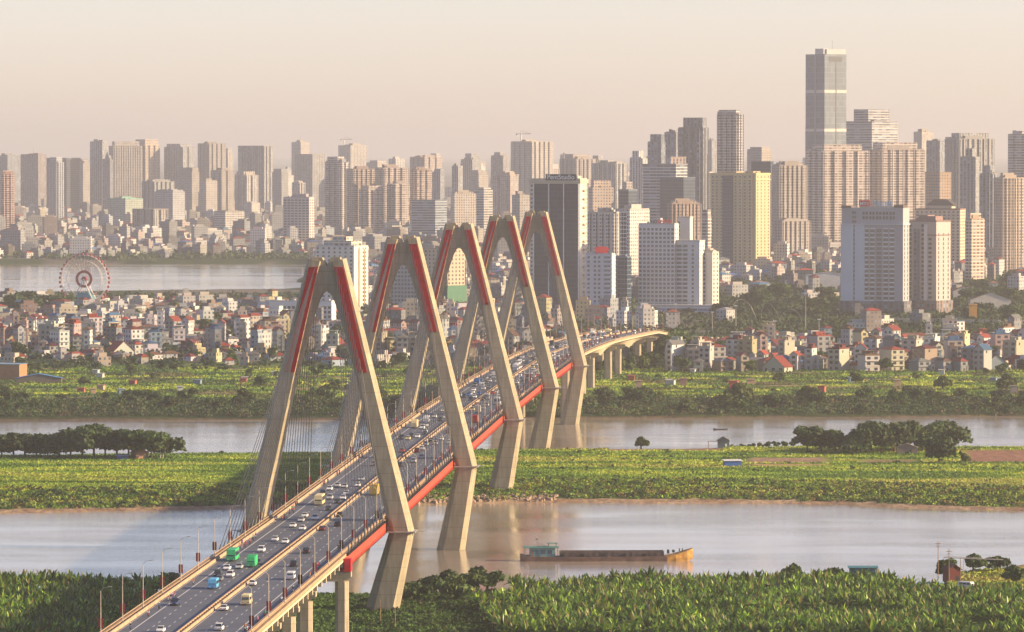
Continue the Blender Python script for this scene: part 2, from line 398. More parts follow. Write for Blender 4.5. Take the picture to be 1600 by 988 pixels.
def land_colour(x, y):
    u, e1, e2, e3, e4 = zones(x, y)
    n1 = fbm(x*.05, y*.02, 31, 4); n2 = fbm(x*.012, y*.012, 33, 4); n3 = fbm(x*.16, y*.06, 35, 3)
    C = np.zeros(x.shape + (3,))
    def put(mask, c):
        C[mask] = c if np.ndim(c) == 1 else c[mask]
    def mixc(a, b, t): return np.asarray(a) * (1 - t[..., None]) + np.asarray(b) * t[..., None]
    t = np.clip((n1 - .3) * 2.4, 0, 1)
    near = mixc((.035,.075,.012), (.06,.12,.016), t)
    put(y < (e1+e2)/2, near)
    soil = (y < (e1+e2)/2) & (u > 1478) & (y > 1738)
    put(soil & (n3 > .40), np.array((.30,.20,.115))); put(soil & (n3 <= .40), np.array((.10,.13,.04)))
    put((y < (e1+e2)/2) & (y > e1 - 6), np.array((.24,.17,.11)))
    isl = mixc((.08,.16,.02), (.30,.34,.045), np.clip((n1 - .32) * 2.6, 0, 1))
    isl = mixc(isl, (.05,.10,.018), np.clip((n2 - .5) * 3, 0, 1)) if False else isl
    m = (y >= (e1+e2)/2) & (y < (e3+e4)/2)
    put(m, isl)
    slope = mixc((.03,.065,.012), (.12,.13,.025), np.clip((n3 - .4) * 2.5, 0, 1))
    put(m & (y < e2 + 72 + (n2-.5)*60), slope)
    sandw = 10 + (n2-.5)*26 + np.where((u > 600) & (u < 860), 12, 0)
    put(m & (y < e2 + np.clip(sandw, 2, 60)), mixc((.26,.17,.105), (.36,.26,.17), np.clip((n3-.3)*2.5, 0, 1)))
    # ploughed plots and paths on the right part of the island
    for (a, b), (c, d), cc in PLOTS:
        put((u > a) & (u < b) & (y > c) & (y < d), np.array(cc))
    m = y >= (e3+e4)/2
    fld = mixc((.04,.08,.02), (.13,.16,.035), np.clip((n1 - .35) * 2.6, 0, 1))
    stripe = (np.sin((x*.35 + y) * .11) > .55) & (n2 > .45)
    put(m, fld); put(m & stripe, np.array((.05,.13,.03)))
    pid = plot_id(x, y); fz = m & (y > 3070) & (y < 3520)
    put(fz & (pid > .6), np.array((.15,.20,.04))); put(fz & (pid > .78), np.array((.06,.14,.03))); put(fz & (pid > .9), np.array((.26,.20,.11)))
    put(m & (n2 > .62) & (u > 1250), np.array((.22,.19,.07)))
    put(m & (y < e4 + 75), mixc((.022,.045,.015), (.05,.07,.02), t))
    put(m & (y < e4 + 4), np.array((.12,.09,.06)))
    city = mixc((.10,.095,.08), (.17,.15,.125), np.clip((n2 - .3) * 2.4, 0, 1))
    green = (fbm(x*.01, y*.003, 41, 3) > .5)
    city[green] = (.035,.06,.02)
    put(m & (y > 3560), city)
    put(m & (y > 3950) & (y < 5600) & (u > 1130), mixc((.03,.06,.018), (.09,.12,.03), np.clip((n1-.35)*2.4, 0, 1)))
    put(m & (y > 4000) & (y < 4130) & (u > 1000), np.array((.07,.14,.035)))
    return C
CC = land_colour(XX, YY)
nr, nc = XX.shape
V = np.stack([XX, YY, ZZ], -1).reshape(-1, 3)
idx = np.arange(nr * nc).reshape(nr, nc)
Fq = np.stack([idx[:-1,:-1], idx[:-1,1:], idx[1:,1:], idx[1:,:-1]], -1).reshape(-1, 4)
me = bpy.data.meshes.new('ground')
me.vertices.add(len(V)); me.vertices.foreach_set('co', V.astype(np.float32).ravel())
me.loops.add(len(Fq)*4); me.loops.foreach_set('vertex_index', Fq.astype(np.int32).ravel())
me.polygons.add(len(Fq)); me.polygons.foreach_set('loop_start', np.arange(0, len(Fq)*4, 4, dtype=np.int32))
at = me.attributes.new('Col', 'FLOAT_COLOR', 'POINT')
c4 = np.ones((len(V), 4), np.float32); c4[:, :3] = CC.reshape(-1, 3); at.data.foreach_set('color', c4.ravel())
me.materials.append(M_ground); me.update(calc_edges=True); me.polygons.foreach_set('use_smooth', np.ones(len(Fq), bool))
tag(link('ground', me), kind='structure')

mb = MB(); mb.quad((-2400,1500,0),(2400,1500,0),(2400,3100,0),(-2400,3100,0))
tag(link('river', mb.mesh('river', M_water)), kind='structure')
mb = MB(); mb.quad((-3200,5150,0),(-100,5150,0),(-100,7000,0),(-3200,7000,0))
tag(link('lake', mb.mesh('lake', M_water)), kind='structure')

# ---------------------------------------------------------------- haze
HZ = 0.000046
m, nt, p = nmat('haze'); nt.nodes.remove(p)
pv = N(nt, 'ShaderNodeVolumePrincipled'); pv.inputs['Density'].default_value = HZ
pv.inputs['Color'].default_value = (.96, .92, .88, 1); pv.inputs['Anisotropy'].default_value = 0.42
L(nt, pv.outputs[0], nt.nodes['Material Output'].inputs['Volume'])
mb = MB(); mb.box(-26000, 26000, -40, 70000, -3.2, 300)
hz = tag(link('haze', mb.mesh('haze', m)), kind='stuff')
# ---------------------------------------------------------------- the bridge
TH = math.atan(.0563); A_ = (math.sin(TH), math.cos(TH)); N_ = (math.cos(TH), -math.sin(TH))
def toff(s): return 0.0 if s < 1230 else (s - 1230)**2 * 5.2e-5
def zdeck(s): return float(np.interp(s, [-900,-380,0,300,600,900,1200,1600,1900,2060,2250,2450], [27.0,28.7,29.9,32.0,33.4,33.3,32.0,28.6,24.5,16.0,7.0,6.0]))
def BP(s, t, z=0.0):
    t = t + toff(s)
    return Vector((-55 + s*A_[0] + t*N_[0], 1690 + s*A_[1] + t*N_[1], z))
HD = -TH                                # object heading: local +Y runs along the bridge
S0, S1 = -760.0, 2000.0
def st(a, b, step):
    n = max(1, int(round((b - a) / step))); return [a + (b - a) * k / n for k in range(n + 1)]
def sweep(mb, prof, a, b, step=12.0, dz=0.0, mi=0, side=1, closed=True):
    """prof: list of (t, z relative to the deck); swept along the bridge"""
    rings = [[BP(s, side*t, zdeck(s) + z + dz) for t, z in prof] for s in st(a, b, step)]
    if side < 0: rings = [list(reversed(r)) for r in rings]
    mb.loft([list(reversed(r)) for r in rings], mi, True)
bridge = tag(empty('cable_stayed_bridge', BP(0, 0, 0)), 'long cable-stayed road bridge with five grey A-shaped towers and red anchor strips', 'bridge')
BI = Matrix.Translation(-BP(0, 0, 0))
def bpart(name, mb, mat, parent=None, smooth=False, **kw):
    me = mb.mesh(name, mat, smooth); me.transform(BI)
    o = link(name, me, parent or bridge); return tag(o, **kw) if kw else o

HW = 17.4
mb = MB(); sweep(mb, [(-15.9,0),(15.9,0),(15.9,-.25),(-15.9,-.25)], S0, S1); road = bpart('road_surface', mb, M_asph)
mb = MB()      # slab and cross beams below
sweep(mb, [(-17.0,-.26),(17.0,-.26),(17.0,-.75),(-17.0,-.75)], S0, S1)
for s in st(-148, 1348, 4.2):
    z = zdeck(s) - .76
    P = [BP(s-.25, -16.4, z), BP(s+.25, -16.4, z), BP(s+.25, 16.4, z), BP(s-.25, 16.4, z)]
    Q = [Vector((q.x, q.y, q.z - 1.7)) for q in P]
    mb.loft([Q, P])
bpart('deck_slab', mb, M_conc2)
for sd_ in (-1, 1):                                   # steel edge girders in the cable-stayed part
    mb = MB(); sweep(mb, [(17.02,-.25),(17.75,-.25),(17.75,-3.4),(17.02,-3.4)], -148, 1262, side=sd_)
    for s in st(-146, 1260, 4.2):
        z = zdeck(s); P = [BP(s-.2, sd_*16.3, z-2.6), BP(s+.2, sd_*16.3, z-2.6), BP(s+.2, sd_*17.9, z-2.6), BP(s-.2, sd_*17.9, z-2.6)]
        if sd_ < 0: P = P[::-1]
        mb.loft([[Vector((q.x, q.y, q.z-1.15)) for q in P], P])
    bpart('edge_girder', mb, M_orange)
    for a, b in ((S0, -150), (1264, S1)):             # concrete box girders of the approaches
        mb = MB(); sweep(mb, [(17.75,-.3),(17.75,-1.0),(14.6,-1.9),(11.5,-3.6),(3.5,-3.6),(3.5,-.77),(16.9,-.77)], a, b, side=sd_)
        if a == S0:
            for s in st(a+10, b, 13):
                z = zdeck(s) - 1.0; P = [BP(s-.8, sd_*15.2, z), BP(s+.8, sd_*15.2, z), BP(s+.8, sd_*17.7, z), BP(s-.8, sd_*17.7, z)]
                if sd_ < 0: P = P[::-1]
                mb.loft([[Vector((q.x, q.y, q.z-1.5)) for q in P], P])
        else:                                          # haunches over the dyke road
            for sc_ in (1560, 1760):
                rings = []
                for k in range(13):
                    s = sc_ - 66 + 11*k; d = 3.4 * (1 - abs(k-6)/6)**1.6 + .2; z = zdeck(s) - 3.6
                    r = [BP(s, sd_*4, z), BP(s, sd_*14.8, z+1.5), BP(s, sd_*12.5, z - d), BP(s, sd_*4, z - d)]
                    rings.append(r if sd_ > 0 else r[::-1])
                mb.loft(rings)
        bpart('box_girder', mb, M_deckside)
    # parapets: outer kerb wall with posts and rail, inner barrier
    mb = MB()
    sweep(mb, [(17.1,-.25),(17.7,-.25),(17.7,.55),(17.1,.55)], S0, S1, side=sd_)
    sweep(mb, [(17.3,1.15),(17.5,1.15),(17.5,1.3),(17.3,1.3)], S0, S1, side=sd_)
    for s in st(S0, 1600, 2.4):
        z = zdeck(s); q = BP(s, sd_*17.4, z+.5); mb.box(-.09,.09,-.09,.09,0,.7, M=Matrix.Translation(q) @ Matrix.Rotation(HD,4,'Z'), bottom=False)
    bpart('parapet', mb, M_rail)
    mb = MB(); sweep(mb, [(15.5,.0),(16.0,.0),(15.9,.8),(15.65,.8)], S0, S1, side=sd_)
    bpart('inner_barrier', mb, M_rail)
    mb = MB(); sweep(mb, [(16.0,.02),(17.1,.02),(17.1,.12),(16.0,.12)], S0, S1, side=sd_); bpart('footway', mb, M_rail)
    mb = MB()
    for s in st(-140, 1255, 3.0):                      # dark cable-anchor housings along the edge
        if min(abs(s - 300*k) for k in range(5)) < 9: continue
        mb.box(-.32,.32,-.5,.5,-.2,.55, M=Matrix.Translation(BP(s, sd_*17.95, zdeck(s)+.1)) @ Matrix.Rotation(HD,4,'Z'))
    bpart('anchor_housing', mb, M_black, kind='stuff')
mb = MB()
for sd_ in (-1, 1):
    sweep(mb, [(.4,.0),(.85,.0),(.75,.7),(.5,.7)], S0, S1, side=sd_)
for s in st(S0, 1600, 5.0):
    mb.box(-.62,.62,-.12,.12,.0,.62, M=Matrix.Translation(BP(s, 0, zdeck(s))) @ Matrix.Rotation(HD,4,'Z'), bottom=False)
bpart('median_barrier', mb, M_rail)
mb = MB(); M_mark = plain('road_paint', (.62,.62,.60), .6, var=.12)
def strip(t, a, b, wd=.16):
    pts = st(a, b, 12)
    for s0_, s1_ in zip(pts[:-1], pts[1:]):
        mb.quad(BP(s0_, t-wd/2, zdeck(s0_)+.006), BP(s0_, t+wd/2, zdeck(s0_)+.006), BP(s1_, t+wd/2, zdeck(s1_)+.006), BP(s1_, t-wd/2, zdeck(s1_)+.006))
for sd_ in (-1, 1):
    strip(sd_*12.3, S0, S1, .26); strip(sd_*1.35, S0, S1, .15); strip(sd_*15.1, S0, S1, .12)
    for t in (4.95, 8.65):
        s = S0
        while s < 1700:
            strip(sd_*t, s, s+4, .2); s += 11
bpart('lane_marking', mb, M_mark, parent=road)
for s in (-149, 1263):
    mb = MB()
    mb.quad(BP(s-.35,-15.5,zdeck(s)+.01), BP(s-.35,15.5,zdeck(s)+.01), BP(s+.35,15.5,zdeck(s)+.01), BP(s+.35,-15.5,zdeck(s)+.01))
    bpart('expansion_joint', mb, M_rail, parent=road)

# approach piers
def pier(s, gz_, tcol=13.2, c=2.0, red=False):
    if red: tcol, c = 17.2, 1.8
    top = zdeck(s) - 3.7
    RM = lambda q: Matrix.Translation(q) @ Matrix.Rotation(HD,4,'Z')
    mb = MB(); hw_ = 19.8 if red else 16.2
    f = lambda zz, e: [RM(BP(s,0,0)) @ Vector(p) for p in ((-hw_+e,-1.9,zz),(hw_-e,-1.9,zz),(hw_-e,1.9,zz),(-hw_+e,1.9,zz))]
    mb.loft([f(top-2.6, 2.2), f(top-1.4, 0), f(top, 0)])
    o = bpart('pier', mb, M_conc2)
    for sg in (-1, 1):
        m2 = MB(); pts = [(-c,-1.1),(-c+.9,-1.9),(c-.9,-1.9),(c,-1.1),(c,1.1),(c-.9,1.9),(-c+.9,1.9),(-c,1.1)]
        m2.loft([[RM(BP(s, sg*tcol, 0)) @ Vector((a, b, zz)) for a, b in pts] for zz in (gz_-1, top-2.6)])
        bpart('column', m2, M_conc2, parent=o)
    if red:
        m3 = MB(); m3.box(-.9,.9,-2.2,2.2,0.1,3.6, M=RM(BP(s, 18.9, top)))
        bpart('bearing_wrap', m3, M_redb, parent=o)
for s, red in ((-149, True), (-215, False), (-262, False), (-310, False), (-360, False), (-420, False), (-500, False), (-600, False)):
    q = BP(s, 0); pier(s, gz(q.x, q.y), red=red)
for s in (1264, 1340, 1420, 1494, 1626, 1694, 1826, 1900, 1980):
    q = BP(s, 0); pier(s, gz(q.x, q.y), tcol=11.5, c=2.3)

# towers
TOPZ = [108.8,110.5,111.1,110.7,109.1]; KNEE = [26.6,29.2,31.2,31.4,29.8]
def leg_sections(zt, zk, zb):
    out = []
    def sec(z, tout, w, c, d, cd): return (z, tout, w, c, d, cd)
    H = zt - zk
    out.append(sec(zb, 21.2, 10.0, 2.4, 11.0, 2.5)); out.append(sec(zk, 25.9, 7.3, 2.1, 9.0, 2.4))
    out.append(sec(zk + H*.25, 25.9-20.5*.25, 6.5, 1.85, 8.4, 2.2)); out.append(sec(zk + H*.58, 25.9-20.5*.58, 5.5, 1.5, 7.8, 2.0))
    out.append(sec(zt - .9, 5.6, 4.5, 1.15, 7.2, 1.6))
    return out
def ring(s, k, sd_, slope=0.0):
    z, to, w_, c, d, cd = s; ti = to - w_; co = c*.66; c = float(np.interp(z, [4, 24, 33, 110], [2.7, 2.0, 1.15, .8]))
    pts = [(ti, -d/2+cd), (ti+c, -d/2), (to-co, -d/2), (to, -d/2+cd), (to, d/2-cd), (to-co, d/2), (ti+c, d/2), (ti, d/2-cd)]
    r = [BP(300*k + b, sd_*a, z + slope*(a - to)) for a, b in pts]
    return r if sd_ > 0 else r[::-1]
for k in range(5):
    zt, zk = TOPZ[k], KNEE[k]
    zb = [2.5, -3, 0.5, 0.5, -3][k]
    S = leg_sections(zt, zk, zb)
    web = MB(); dz_ = zt - 108.8
    top = [(-1.35,108.2),(0,105.7),(1.35,108.2),(4.0,108.3)]
    arch = [(6.4,100),(9.0,88),(11.5,78),(8.7,73.2),(6.35,82),(4.3,89.6),(3.2,93.2),(2.2,95.7),(1.1,97.6),(0,98.2)]
    outl = [(0,105.7),(1.35,108.2),(4.0,108.3)] + arch
    outl = outl + [(-a, b) for a, b in reversed(outl[1:-1])]
    outl = [(a, b + dz_) for a, b in outl]
    n = len(outl)
    Fr = [BP(300*k - 2.9, a, b) for a, b in outl]; Bk = [BP(300*k + 2.9, a, b) for a, b in outl]
    for i in range(n):
        j = (i+1) % n; web.quad(Fr[j], Fr[i], Bk[i], Bk[j])
    half = len(arch) + 2
    # front and back skins as strips between the arch line and the leg line
    R_ = [(a, b + dz_) for a, b in [(0,105.7),(1.35,108.2),(4.0,108.3),(6.4,100),(9.0,88),(11.5,78)]]
    I_ = [(a, b + dz_) for a, b in [(0,98.2),(1.1,97.6),(2.2,95.7),(4.3,89.6),(6.35,82),(8.7,73.2)]]
    for sg in (-1, 1):
        for ss, fl in ((-2.9, 1), (2.9, -1)):
            for q0, q1, p0, p1 in zip(R_[:-1], R_[1:], I_[:-1], I_[1:]):
                q = [BP(300*k+ss, sg*a, b) for a, b in (p0, p1, q1, q0)]
                if sg*fl < 0: q = q[::-1]
                web.poly(q)
    for kk in range(-3, 4):                     # shallow flutes and the centre seam of the head
        if kk: web.box(-.10,.10,-.10,.0,98.8+dz_-abs(kk)*.9,106.2+dz_-.2, M=Matrix.Translation(BP(300*k-2.9, kk*.62, 0)) @ Matrix.Rotation(HD,4,'Z'))
    py = bpart('pylon', web, M_conc)
    for sd_ in (-1, 1):
        mb = MB(); rings = [ring(s, k, sd_, slope=(.22 if i == len(S)-1 else 0)) for i, s in enumerate(S)]
        mb.loft(rings); bpart('leg', mb, M_conc, parent=py)
        for fb in (-1, 1):
            m2 = MB(); z0, z1 = zk + 47.5, zt - 3.4
            rr = []
            for zz in (z0, zk + (zt-zk)*.58, zk + (zt-zk)*.585, (z0+z1)*.52, z1):
                f_ = (zz - zk) / (zt - zk); to = 25.9 - 20.5*f_; w_ = float(np.interp(f_, [0,.25,.58,1],[7.3,6.5,5.5,4.5]))
                c = float(np.interp(zz, [4, 24, 33, 110], [2.7, 2.0, 1.15, .8])); d = float(np.interp(f_, [0,.25,.58,1],[9,8.4,7.8,7.2]))
                tc = to - w_ + c + 1.12
                a0, a1 = tc - 1.2, tc + 1.5
                a = sorted((d/2 - .4, d/2 + .35))
                r = [BP(300*k + fb*a[0], sd_*a0, zz), BP(300*k + fb*a[0], sd_*a1, zz), BP(300*k + fb*a[1], sd_*a1, zz), BP(300*k + fb*a[1], sd_*a0, zz)]
                if sd_*fb < 0: r = r[::-1]
                rr.append(r)
            m2.loft(rr); bpart('anchor_panel', m2, M_red, parent=py)
        m2 = MB()
        m2.box(-4.2,4.2,-5.0,5.0,zk-.15,zk+.25, M=Matrix.Translation(BP(300*k, sd_*22.4, 0)) @ Matrix.Rotation(HD,4,'Z'))
        m2.box(-.1,3.2,-.6,.6,zk+.2,zk+.35, M=Matrix.Translation(BP(300*k-2, sd_*26.0, 0)) @ Matrix.Rotation(HD + (0 if sd_ > 0 else math.pi),4,'Z'))
        bpart('access_platform', m2, M_grey, parent=py)
# cables: the hundred nearest as parts, the rest as one part
rest = MB(); ncab = 0
for k in range(5):
    for dr in (-1, 1):
        for sd_ in (1, -1):
            for j in range(12):
                s1 = 300*k + dr*(16 + 10.9*j); zt = TOPZ[k]; zc = zt - 34 + 2.7*j + 1
                f_ = (zc - KNEE[k]) / (zt - KNEE[k]); tc = 25.9 - 20.5*f_ - 3.1
                a = BP(300*k + dr*4.0, sd_*tc, zc); b = BP(s1, sd_*17.95, zdeck(s1) + .3)
                mb = rest if ncab >= 100 else MB()
                mb.tube(b, a, .10, 5); dv = (a - b).normalized(); mb.tube(b, b + dv*4.0, .2, 6)
                if ncab < 100: bpart('stay_cable', mb, M_cable)
                ncab += 1
bpart('stay_cable', rest, M_cable, kind='stuff')

# street lamps along both parapets
def make_lamp():
    r = empty('street_lamp')
    m1 = MB(); m1.tube((0,0,0),(0,0,10.8),.12,6,.07); m1.box(-.2,.2,-.2,.2,0,.4); link('pole', m1.mesh('pole', M_lampost), r)
    m2 = MB(); m2.tube((0,0,10.8),(.7,0,11.5),.06,5); m2.tube((.7,0,11.5),(1.9,0,11.75),.05,5); link('arm', m2.mesh('arm', M_lampost), r)
    m3 = MB(); m3.box(1.7,2.6,-.16,.16,11.68,11.84); link('lamp_head', m3.mesh('lamp_head', M_grey), r)
    return r
lp0 = make_lamp()
mbn = MB(); mbn.box(-.55,.55,-.04,.04,2.3,4.6); ban_r = mbn.mesh('banner', M_banred); ban_b = mbn.mesh('banner', M_banblue)
first = True
for sd_ in (-1, 1):
    i = 0; s = -395.0 + (8 if sd_ > 0 else 0)
    while s < 1980:
        o = lp0 if first else copy_tree(lp0)
        first = False
        q = BP(s, sd_*16.9, zdeck(s)+.1); o.location = q; o.rotation_euler = (0, 0, HD + (math.pi if sd_ > 0 else 0))
        bc = None
        if s < 900 and i % 3 == 0:
            bc = 'blue' if (i // 3) % 3 == 1 else 'red'
            link('banner', ban_b if bc == 'blue' else ban_r, o)
        where = 'near the viaduct end' if s < -150 else 'before the nearest tower' if s < 0 else ['between first and second towers','between second and third towers','between third and fourth towers','between fourth and fifth towers'][int(s//300)] if s < 1200 else 'beyond the farthest tower'
        side = 'left' if sd_ < 0 else 'right'
        lab = f"street lamp{' with ' + bc + ' banner' if bc else ''}, {side} parapet, {where}"
        tag(o, lab, 'street lamp', 'street lamps along the bridge parapets', auto=True)
        i += 1; s += 40.0
# ---------------------------------------------------------------- vehicles
def deck_hit(u, v, dz=.6):
    z = 31.0
    for _ in range(8):
        D = F*(CZ - z - dz)/(v - 230.0); x = PX(u, D)
        s = (x+55)*A_[0] + (D-1690)*A_[1]; z = zdeck(s)
    t = (x+55)*N_[0] + (D-1690)*N_[1]
    return s, t - toff(s)
def shell(mb, prof, w0, w1, mi=0):
    """prof: list of (y, zlow, zhigh) stations along the car; w: half width, tucked in at the top"""
    rings = []
    for y, a, b, w_, wt in prof:
        rings.append([(-w_, y, a), (w_, y, a), (w_+.02, y, a+(b-a)*.55), (wt, y, b), (-wt, y, b), (-w_-.02, y, a+(b-a)*.55)])
    mb.loft([r[::-1] for r in rings][::-1] if False else rings, mi)
def wheel_mesh(r, wd=.22):
    mb = MB(); n = 12
    ring = lambda x, rr: [(x, math.cos(2*math.pi*k/n)*rr, math.sin(2*math.pi*k/n)*rr) for k in range(n)]
    mb.loft([ring(-wd/2, r*.92), ring(-wd/2+.03, r), ring(wd/2-.03, r), ring(wd/2, r*.92)]); me = mb.mesh('wheel', M_black)
    return me
def make_vehicle(kind):
    """front of the vehicle points to -Y"""
    r = empty('vehicle')
    K = dict(sedan=(4.6,.90,1.44,.86), suv=(4.7,.95,1.72,.98), van=(5.0,.98,2.05,1.05), minibus=(6.6,1.05,2.6,1.2), bus=(10.5,1.22,3.2,1.3), truck=(7.2,1.1,2.9,1.4), pickup=(5.3,.95,1.8,1.05), lorry=(8.5,1.2,3.3,1.5))
    Ln, hw, H, belt = K[kind]; h = Ln/2
    b = MB(); g = MB(); wr = .33 if kind in ('sedan','suv','pickup','van') else .46
    def st_(y, a, z, w_=hw, wt=None): return (y, a, z, w_, wt if wt else w_*.94)
    def roofp(p): 
        rings = [[(-w0, y0, belt), (w0, y0, belt), (w1, y1, z1), (-w1, y1, z1)] for (y0, w0, y1, w1, z1) in p]
        return rings
    if kind in ('sedan','suv','pickup'):
        hood = belt - .02; 
        shell(b, [st_(h,.35,belt-.18,hw*.88), st_(h-.25,.25,belt,hw), st_(0,.22,belt+.02), st_(-h+1.2,.22,hood), st_(-h+.25,.25,hood-.14,hw*.96), st_(-h,.32,hood-.3,hw*.85)][::-1], hw, hw)
        if kind == 'sedan': c = (-h+1.25, -h+2.05, h-1.35, h-.55)
        elif kind == 'suv': c = (-h+1.15, -h+1.75, h-.45, h-.12)
        else: c = (-h+1.15, -h+1.85, .55, .85)
        y0, y1, y2, y3 = c
        cab = [(-hw*.9,y0,belt),(hw*.9,y0,belt),(hw*.9,y3,belt),(-hw*.9,y3,belt)], [(-hw*.72,y1,H-.02),(hw*.72,y1,H-.02),(hw*.72,y2,H-.02),(-hw*.72,y2,H-.02)]
        b.loft([cab[0], cab[1]])
        e = .025
        lo, hi = cab
        def inset(i, j, name):
            a, c_ = Vector(lo[i]), Vector(lo[j]); d, f = Vector(hi[j]), Vector(hi[i])
            nrm = (c_-a).cross(f-a).normalized()*e
            P = lambda s_, t_: (a.lerp(c_, s_)).lerp(f.lerp(d, s_), t_) + nrm
            m = MB(); m.quad(P(.05,.08), P(.95,.08), P(.93,.9), P(.07,.9)); link(name, m.mesh(name, M_glass), r)
        inset(0,1,'windscreen'); inset(2,3,'rear_window'); inset(1,2,'side_window'); inset(3,0,'side_window')
        if kind == 'pickup':
            b.box(-hw*.95, hw*.95, h-.12, h, belt, belt+.18); 
    else:
        b.loft([[(-hw,-h,.35),(hw,-h,.35),(hw,h,.35),(-hw,h,.35)], [(-hw-.01,-h-.03,belt),(hw+.01,-h-.03,belt),(hw+.01,h,belt),(-hw-.01,h,belt)],
                [(-hw*.95,-h+.35,H-.1),(hw*.95,-h+.35,H-.1),(hw*.95,h-.08,H-.1),(-hw*.95,h-.08,H-.1)], [(-hw*.85,-h+.6,H),(hw*.85,-h+.6,H),(hw*.85,h-.3,H),(-hw*.85,h-.3,H)]])
        top = H - (.55 if kind != 'van' else .35)
        m = MB(); m.quad((-hw*.88,-h-.02,belt+.1),(hw*.88,-h-.02,belt+.1),(hw*.82,-h+.28,top),(-hw*.82,-h+.28,top)); link('windscreen', m.mesh('windscreen', M_glass), r)
        if kind in ('van','minibus','bus'):
            m = MB(); m.quad((hw*.8,h+.02,belt+.15),(-hw*.8,h+.02,belt+.15),(-hw*.8,h-.02,top),(hw*.8,h-.02,top)); link('rear_window', m.mesh('rear_window', M_glass), r)
            nwin = 3 if kind == 'van' else 4 if kind == 'minibus' else 6
            for sg in (-1, 1):
                m = MB()
                for i in range(nwin):
                    a = -h+.5 + (Ln-.9)*i/nwin; c_ = a + (Ln-.9)/nwin - .14
                    q = [(sg*(hw+.03),a,belt+.08),(sg*(hw+.03),c_,belt+.08),(sg*(hw*.965+.03),c_,top),(sg*(hw*.965+.03),a,top)]
                    m.quad(*(q if sg > 0 else q[::-1]))
                link('side_window', m.mesh('side_window', M_glass), r)
        else:
            m = MB(); m.box(-hw-.05, hw+.05, -h+2.0, h+.05, .7, H+.15); link('cargo_box', m.mesh('cargo_box', M_objm), r)
    bo = link('body', b.mesh('body', M_obj), r)
    wm = wheel_mesh(wr); yo = h*.62
    for sx in (-1, 1):
        for sy in (-1, 1): link('wheel', wm, r, (sx*(hw-.1), sy*yo, wr))
    lm = MB(); lm.box(-.17,.17,-.03,.03,-.07,.07); hl = lm.mesh('headlight', M_white); tl = lm.mesh('tail_light', M_redb)
    zz = belt*.72 if kind in ('sedan','suv','pickup') else .75
    for sx in (-1, 1):
        link('headlight', hl, r, (sx*hw*.62, -h-.01 if kind not in ('sedan','suv','pickup') else -h+.0, zz-.1)); link('tail_light', tl, r, (sx*hw*.62, h+.02, zz))
    return r
def paint(o, c, c2=None):
    for ch in o.children:
        if ch.name.startswith('body'): ch.color = (*c, 1)
        if ch.name.startswith('cargo_box'): ch.color = (*(c2 or c), 1)
VP = {k: make_vehicle(k) for k in ('sedan','suv','van','minibus','bus','truck','pickup','lorry')}
VN = dict(sedan='saloon_car', suv='sports_utility_vehicle', van='van', minibus='minibus', bus='bus', truck='box_truck', pickup='pickup_truck', lorry='lorry')
VC = dict(sedan='car', suv='car', van='van', minibus='minibus', bus='bus', truck='truck', pickup='pickup truck', lorry='lorry')
VW = dict(sedan='saloon car', suv='tall family car', van='van', minibus='minibus', bus='bus', truck='box truck', pickup='pickup truck', lorry='lorry')
def flat_vehicle(kind):
    """the same vehicle joined into one mesh for the far copies"""
    src = VP[kind]; mats = []; v = []; f = []; mi = []
    for ch in src.children:
        me = ch.data; off = len(v); M = ch.matrix_basis
        v += [tuple(M @ x.co) for x in me.vertices]
        mt = me.materials[0]
        if mt not in mats: mats.append(mt)
        for p_ in me.polygons: f.append(tuple(off + i for i in p_.vertices)); mi.append(mats.index(mt))
    me = bpy.data.meshes.new(VN[kind]); me.from_pydata(v, [], f)
    for m_ in mats: me.materials.append(m_)
    me.polygons.foreach_set('material_index', mi); me.update(); return me
FV = {k: flat_vehicle(k) for k in VP}
COL = dict(white=(.72,.72,.70), silver=(.42,.43,.44), grey=(.16,.17,.18), black=(.018,.019,.022), dark=(.03,.035,.045), red=(.35,.02,.02), blue=(.03,.12,.35), green=(.03,.42,.14), cream=(.70,.58,.30), yellow=(.55,.36,.04), navy=(.02,.035,.10), skyblue=(.10,.38,.65), maroon=(.12,.015,.02))
CN = dict(skyblue='light blue', dark='dark grey', navy='dark blue')
used = set(); n_veh = 0; OCC = []
def zone_word(s):
    if s < -150: return 'on the near viaduct'
    if s < 0: return 'just before the nearest tower'
    if s < 300: return 'between first and second towers'
    if s < 600: return 'between second and third towers'
    if s < 900: return 'between third and fourth towers'
    if s < 1200: return 'between fourth and fifth towers'
    return 'beyond the farthest tower'
def lane_word(t):
    a = abs(t); return 'inner lane' if a < 4.95 else 'middle lane' if a < 8.65 else 'outer lane' if a < 12.3 else 'side lane'
def orient(s, away):
    a = BP(s-2, 0); b = BP(s+2, 0); h = math.atan2(-(b.x-a.x), b.y-a.y)
    sl = math.atan2(zdeck(s+2)-zdeck(s-2), 4.0)
    return (0 if away else 0) , h + (math.pi if away else 0)
def put_vehicle(kind, c, s, t, c2=None, label=None, full=True):
    global n_veh
    away = t > 0
    z = zdeck(s) + .012; q = BP(s, t, z)
    _, hd = orient(s, away)
    if full:
        r = VP[kind] if kind not in used else copy_tree(VP[kind]); used.add(kind); r.name = VN[kind]
        paint(r, COL[c], COL[c2] if c2 else None)
    else:
        r = link(VN[kind], FV[kind]); r.color = (*COL[c], 1)
    r.location = q; r.rotation_euler = (0, 0, hd)
    sw = 'oncoming' if not away else 'outbound'
    lab = label or f"{CN.get(c,c)} {VW[kind]}, {sw} {lane_word(t)}, {zone_word(s)}"
    grp = f"{VC[kind]} traffic on the bridge"
    tag(r, lab, VC[kind], grp, auto=True); n_veh += 1; OCC.append((s, t)); return r
